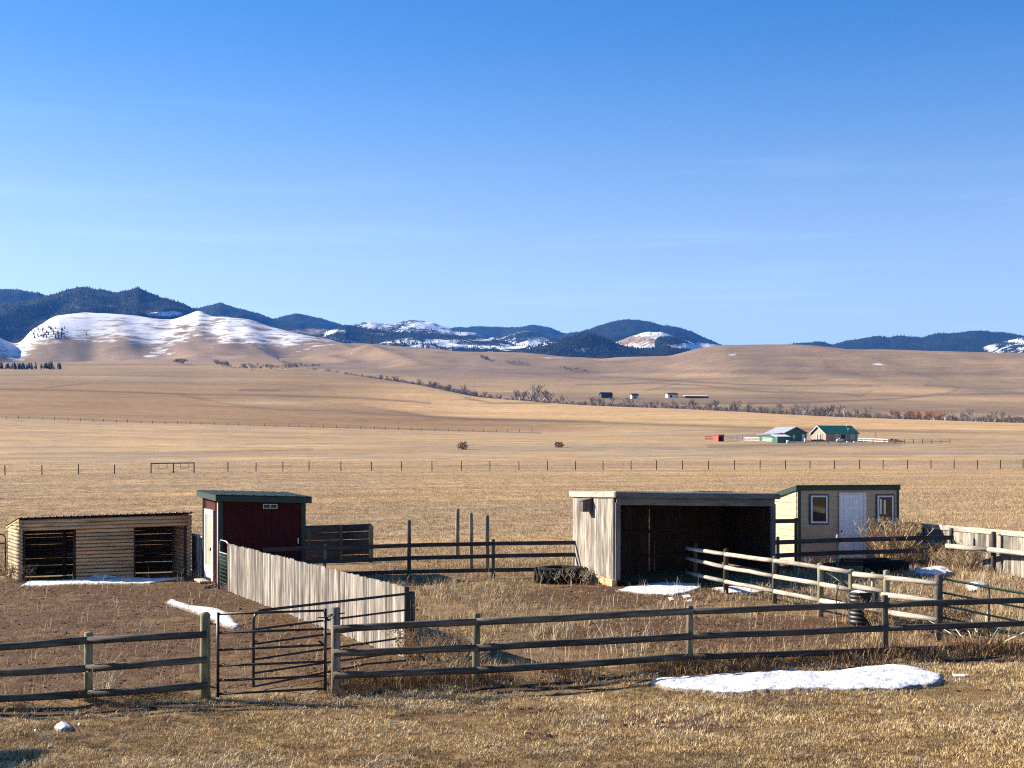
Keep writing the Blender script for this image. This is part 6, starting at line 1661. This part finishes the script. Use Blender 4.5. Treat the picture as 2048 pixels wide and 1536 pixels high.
# the undergrowth of the creek reads as one mass
c_br = source_collection('creek_brush', [mesh('brush%d' % i, [v.co[:] for v in TREES[i][1].vertices], [tuple(p.vertices) for p in TREES[i][1].polygons], TWIG) for i in range(5)])
n = 3200
pxs = np.where(rng.random(n) < 0.5, 500 + 480 * rng.random(n), 940 + 1180 * rng.random(n)); yy = curve(pxs, YC) + rng.normal(0, 22, n) + 8
xx = (pxs - CX) / F * yy
hgts = rng.uniform(3.0, 6.8, n) * np.where(pxs < 950, 1.45, 1.0)
scatter('creek_thicket', np.stack([xx, yy, terrain(xx, yy) + EYE - 0.2], -1), rng.uniform(0, 6.28, n), hgts, rng.integers(0, 5, n), c_br, 'grey leafless brush filling the creek bottom', 'brush')
# gulley brush and a conifer belt on the foothills
n = 420
lines = [((1010, 728), (1060, 733)), ((960, 716), (975, 722)), ((1120, 740), (1175, 745)), ((350, 727), (372, 730)), ((430, 731), (460, 737)), ((480, 740), (560, 741)), ((560, 741), (640, 735)), ((500, 690), (580, 735))]
lp_, ly_ = [], []
for i in range(n):
    (x0, y0), (x1, y1) = lines[i % len(lines)]; t_ = rng.random()
    lp_.append(x0 + (x1 - x0) * t_ + rng.normal(0, 2)); ly_.append(y0 + (y1 - y0) * t_ + rng.normal(0, 0.8))
ptsb = [GP(a, b, 900, 4000) for a, b in zip(lp_, ly_)]
scatter('gully_brush', np.array([tuple(p - UP * 0.3) for p in ptsb]), rng.uniform(0, 6.28, n), rng.uniform(4, 8, n), rng.integers(0, 5, n), c_br, 'dark brush lining the gullies of the brown foothills', 'brush')
n = 150
ptsb = [GP(-40 + 162 * rng.random() ** 1.4, 739 - 4 * rng.random(), 900, 4000) for i in range(n)] + [GP(40 + 70 * rng.random() + 20, 655 + 22 * rng.random(), 1500, 4300) for i in range(40)] + [GP(110 + rng.normal(0, 18), 672 + rng.normal(0, 5), 1500, 4300) for i in range(30)]
scatter('conifer_belt', np.array([tuple(p - UP * 0.3) for p in ptsb]), rng.uniform(0, 6.28, len(ptsb)), np.concatenate([rng.uniform(3, 8, n), rng.uniform(6, 10, 70)]), rng.integers(0, 5, len(ptsb)), c_con, 'dark conifers below the snowy foothill at the left', 'trees')
# mast on the far ridge
mb = P(1365, 655, 6600); t = thing('radio_mast', 'thin radio mast on the forested dome at the skyline', 'mast', mb)
pole('mast_pole', mb - UP * 20, mb + UP * 16, 1.0, GALV, t, 0.4, 6, 0)

# ------------------------------------------------------------------ shed added out of view at left to cast the shadow on the lawn
gs0 = Vector((-11.2, 18.5, H(-11.2, 18.5))) + Vector((0, 0.4, 0))
gs = thing('unseen_shadow_shed', 'small unseen tan shed added left of the lawn to cast its shadow there', 'shed', gs0)
GSW, GSD = 2.4, 2.2
ge = lambda a, b, h: Vector((gs0.x - GSW + a, gs0.y + b, gs0.z + h))
slab('wall', [ge(0, 0, -0.2), ge(GSW, 0, -0.2), ge(GSW, 0, 2.2), ge(0, 0, 2.2)], (0, 0.08, 0), TAN, gs)
slab('wall', [ge(0, GSD, -0.2), ge(GSW, GSD, -0.2), ge(GSW, GSD, 2.2), ge(0, GSD, 2.2)], (0, -0.08, 0), TAN, gs)
slab('wall', [ge(0, 0.09, -0.2), ge(0, GSD - 0.09, -0.2), ge(0, GSD - 0.09, 2.2), ge(0, 0.09, 2.2)], (0.08, 0, 0), TAN, gs)
slab('wall', [ge(GSW, 0.09, -0.2), ge(GSW, GSD - 0.09, -0.2), ge(GSW, GSD - 0.09, 2.2), ge(GSW, 0.09, 2.2)], (-0.08, 0, 0), TAN, gs)
slab('roof', [ge(-0.1, -0.1, 2.21), ge(GSW + 0.1, -0.1, 2.21), ge(GSW + 0.1, GSD + 0.1, 2.31), ge(-0.1, GSD + 0.1, 2.31)], (0, 0, 0.06), GREENTRIM, gs)
slab('door', [ge(0.7, -0.03, 0.05), ge(1.5, -0.03, 0.05), ge(1.5, -0.03, 1.95), ge(0.7, -0.03, 1.95)], (0, -0.03, 0), WHITE, gs)

# ------------------------------------------------------------------ the air: far things fade to blue
bx0, bx1, by0, by1, bz0, bz1 = -20000, 20000, -400, 12500, -60, 900
hv = [(x_, y_, z_) for x_ in (bx0, bx1) for y_ in (by0, by1) for z_ in (bz0, bz1)]
hf = [(0, 1, 3, 2), (4, 6, 7, 5), (0, 4, 5, 1), (2, 3, 7, 6), (0, 2, 6, 4), (1, 5, 7, 3)]
hm = bpy.data.materials.new('haze_air'); hm.use_nodes = True
ht = hm.node_tree
for n_ in list(ht.nodes): ht.nodes.remove(n_)
ho = ht.nodes.new('ShaderNodeOutputMaterial'); hp = ht.nodes.new('ShaderNodeVolumePrincipled')
hp.inputs['Color'].default_value = (0.07, 0.31, 1.0, 1)
hp.inputs['Density'].default_value = 0.000044
ht.links.new(hp.outputs[0], ho.inputs['Volume'])
haze = wobj('haze', hv, hf, hm, None)
tag(haze, 'thin blue distance haze over the whole valley', 'haze', kind='stuff')
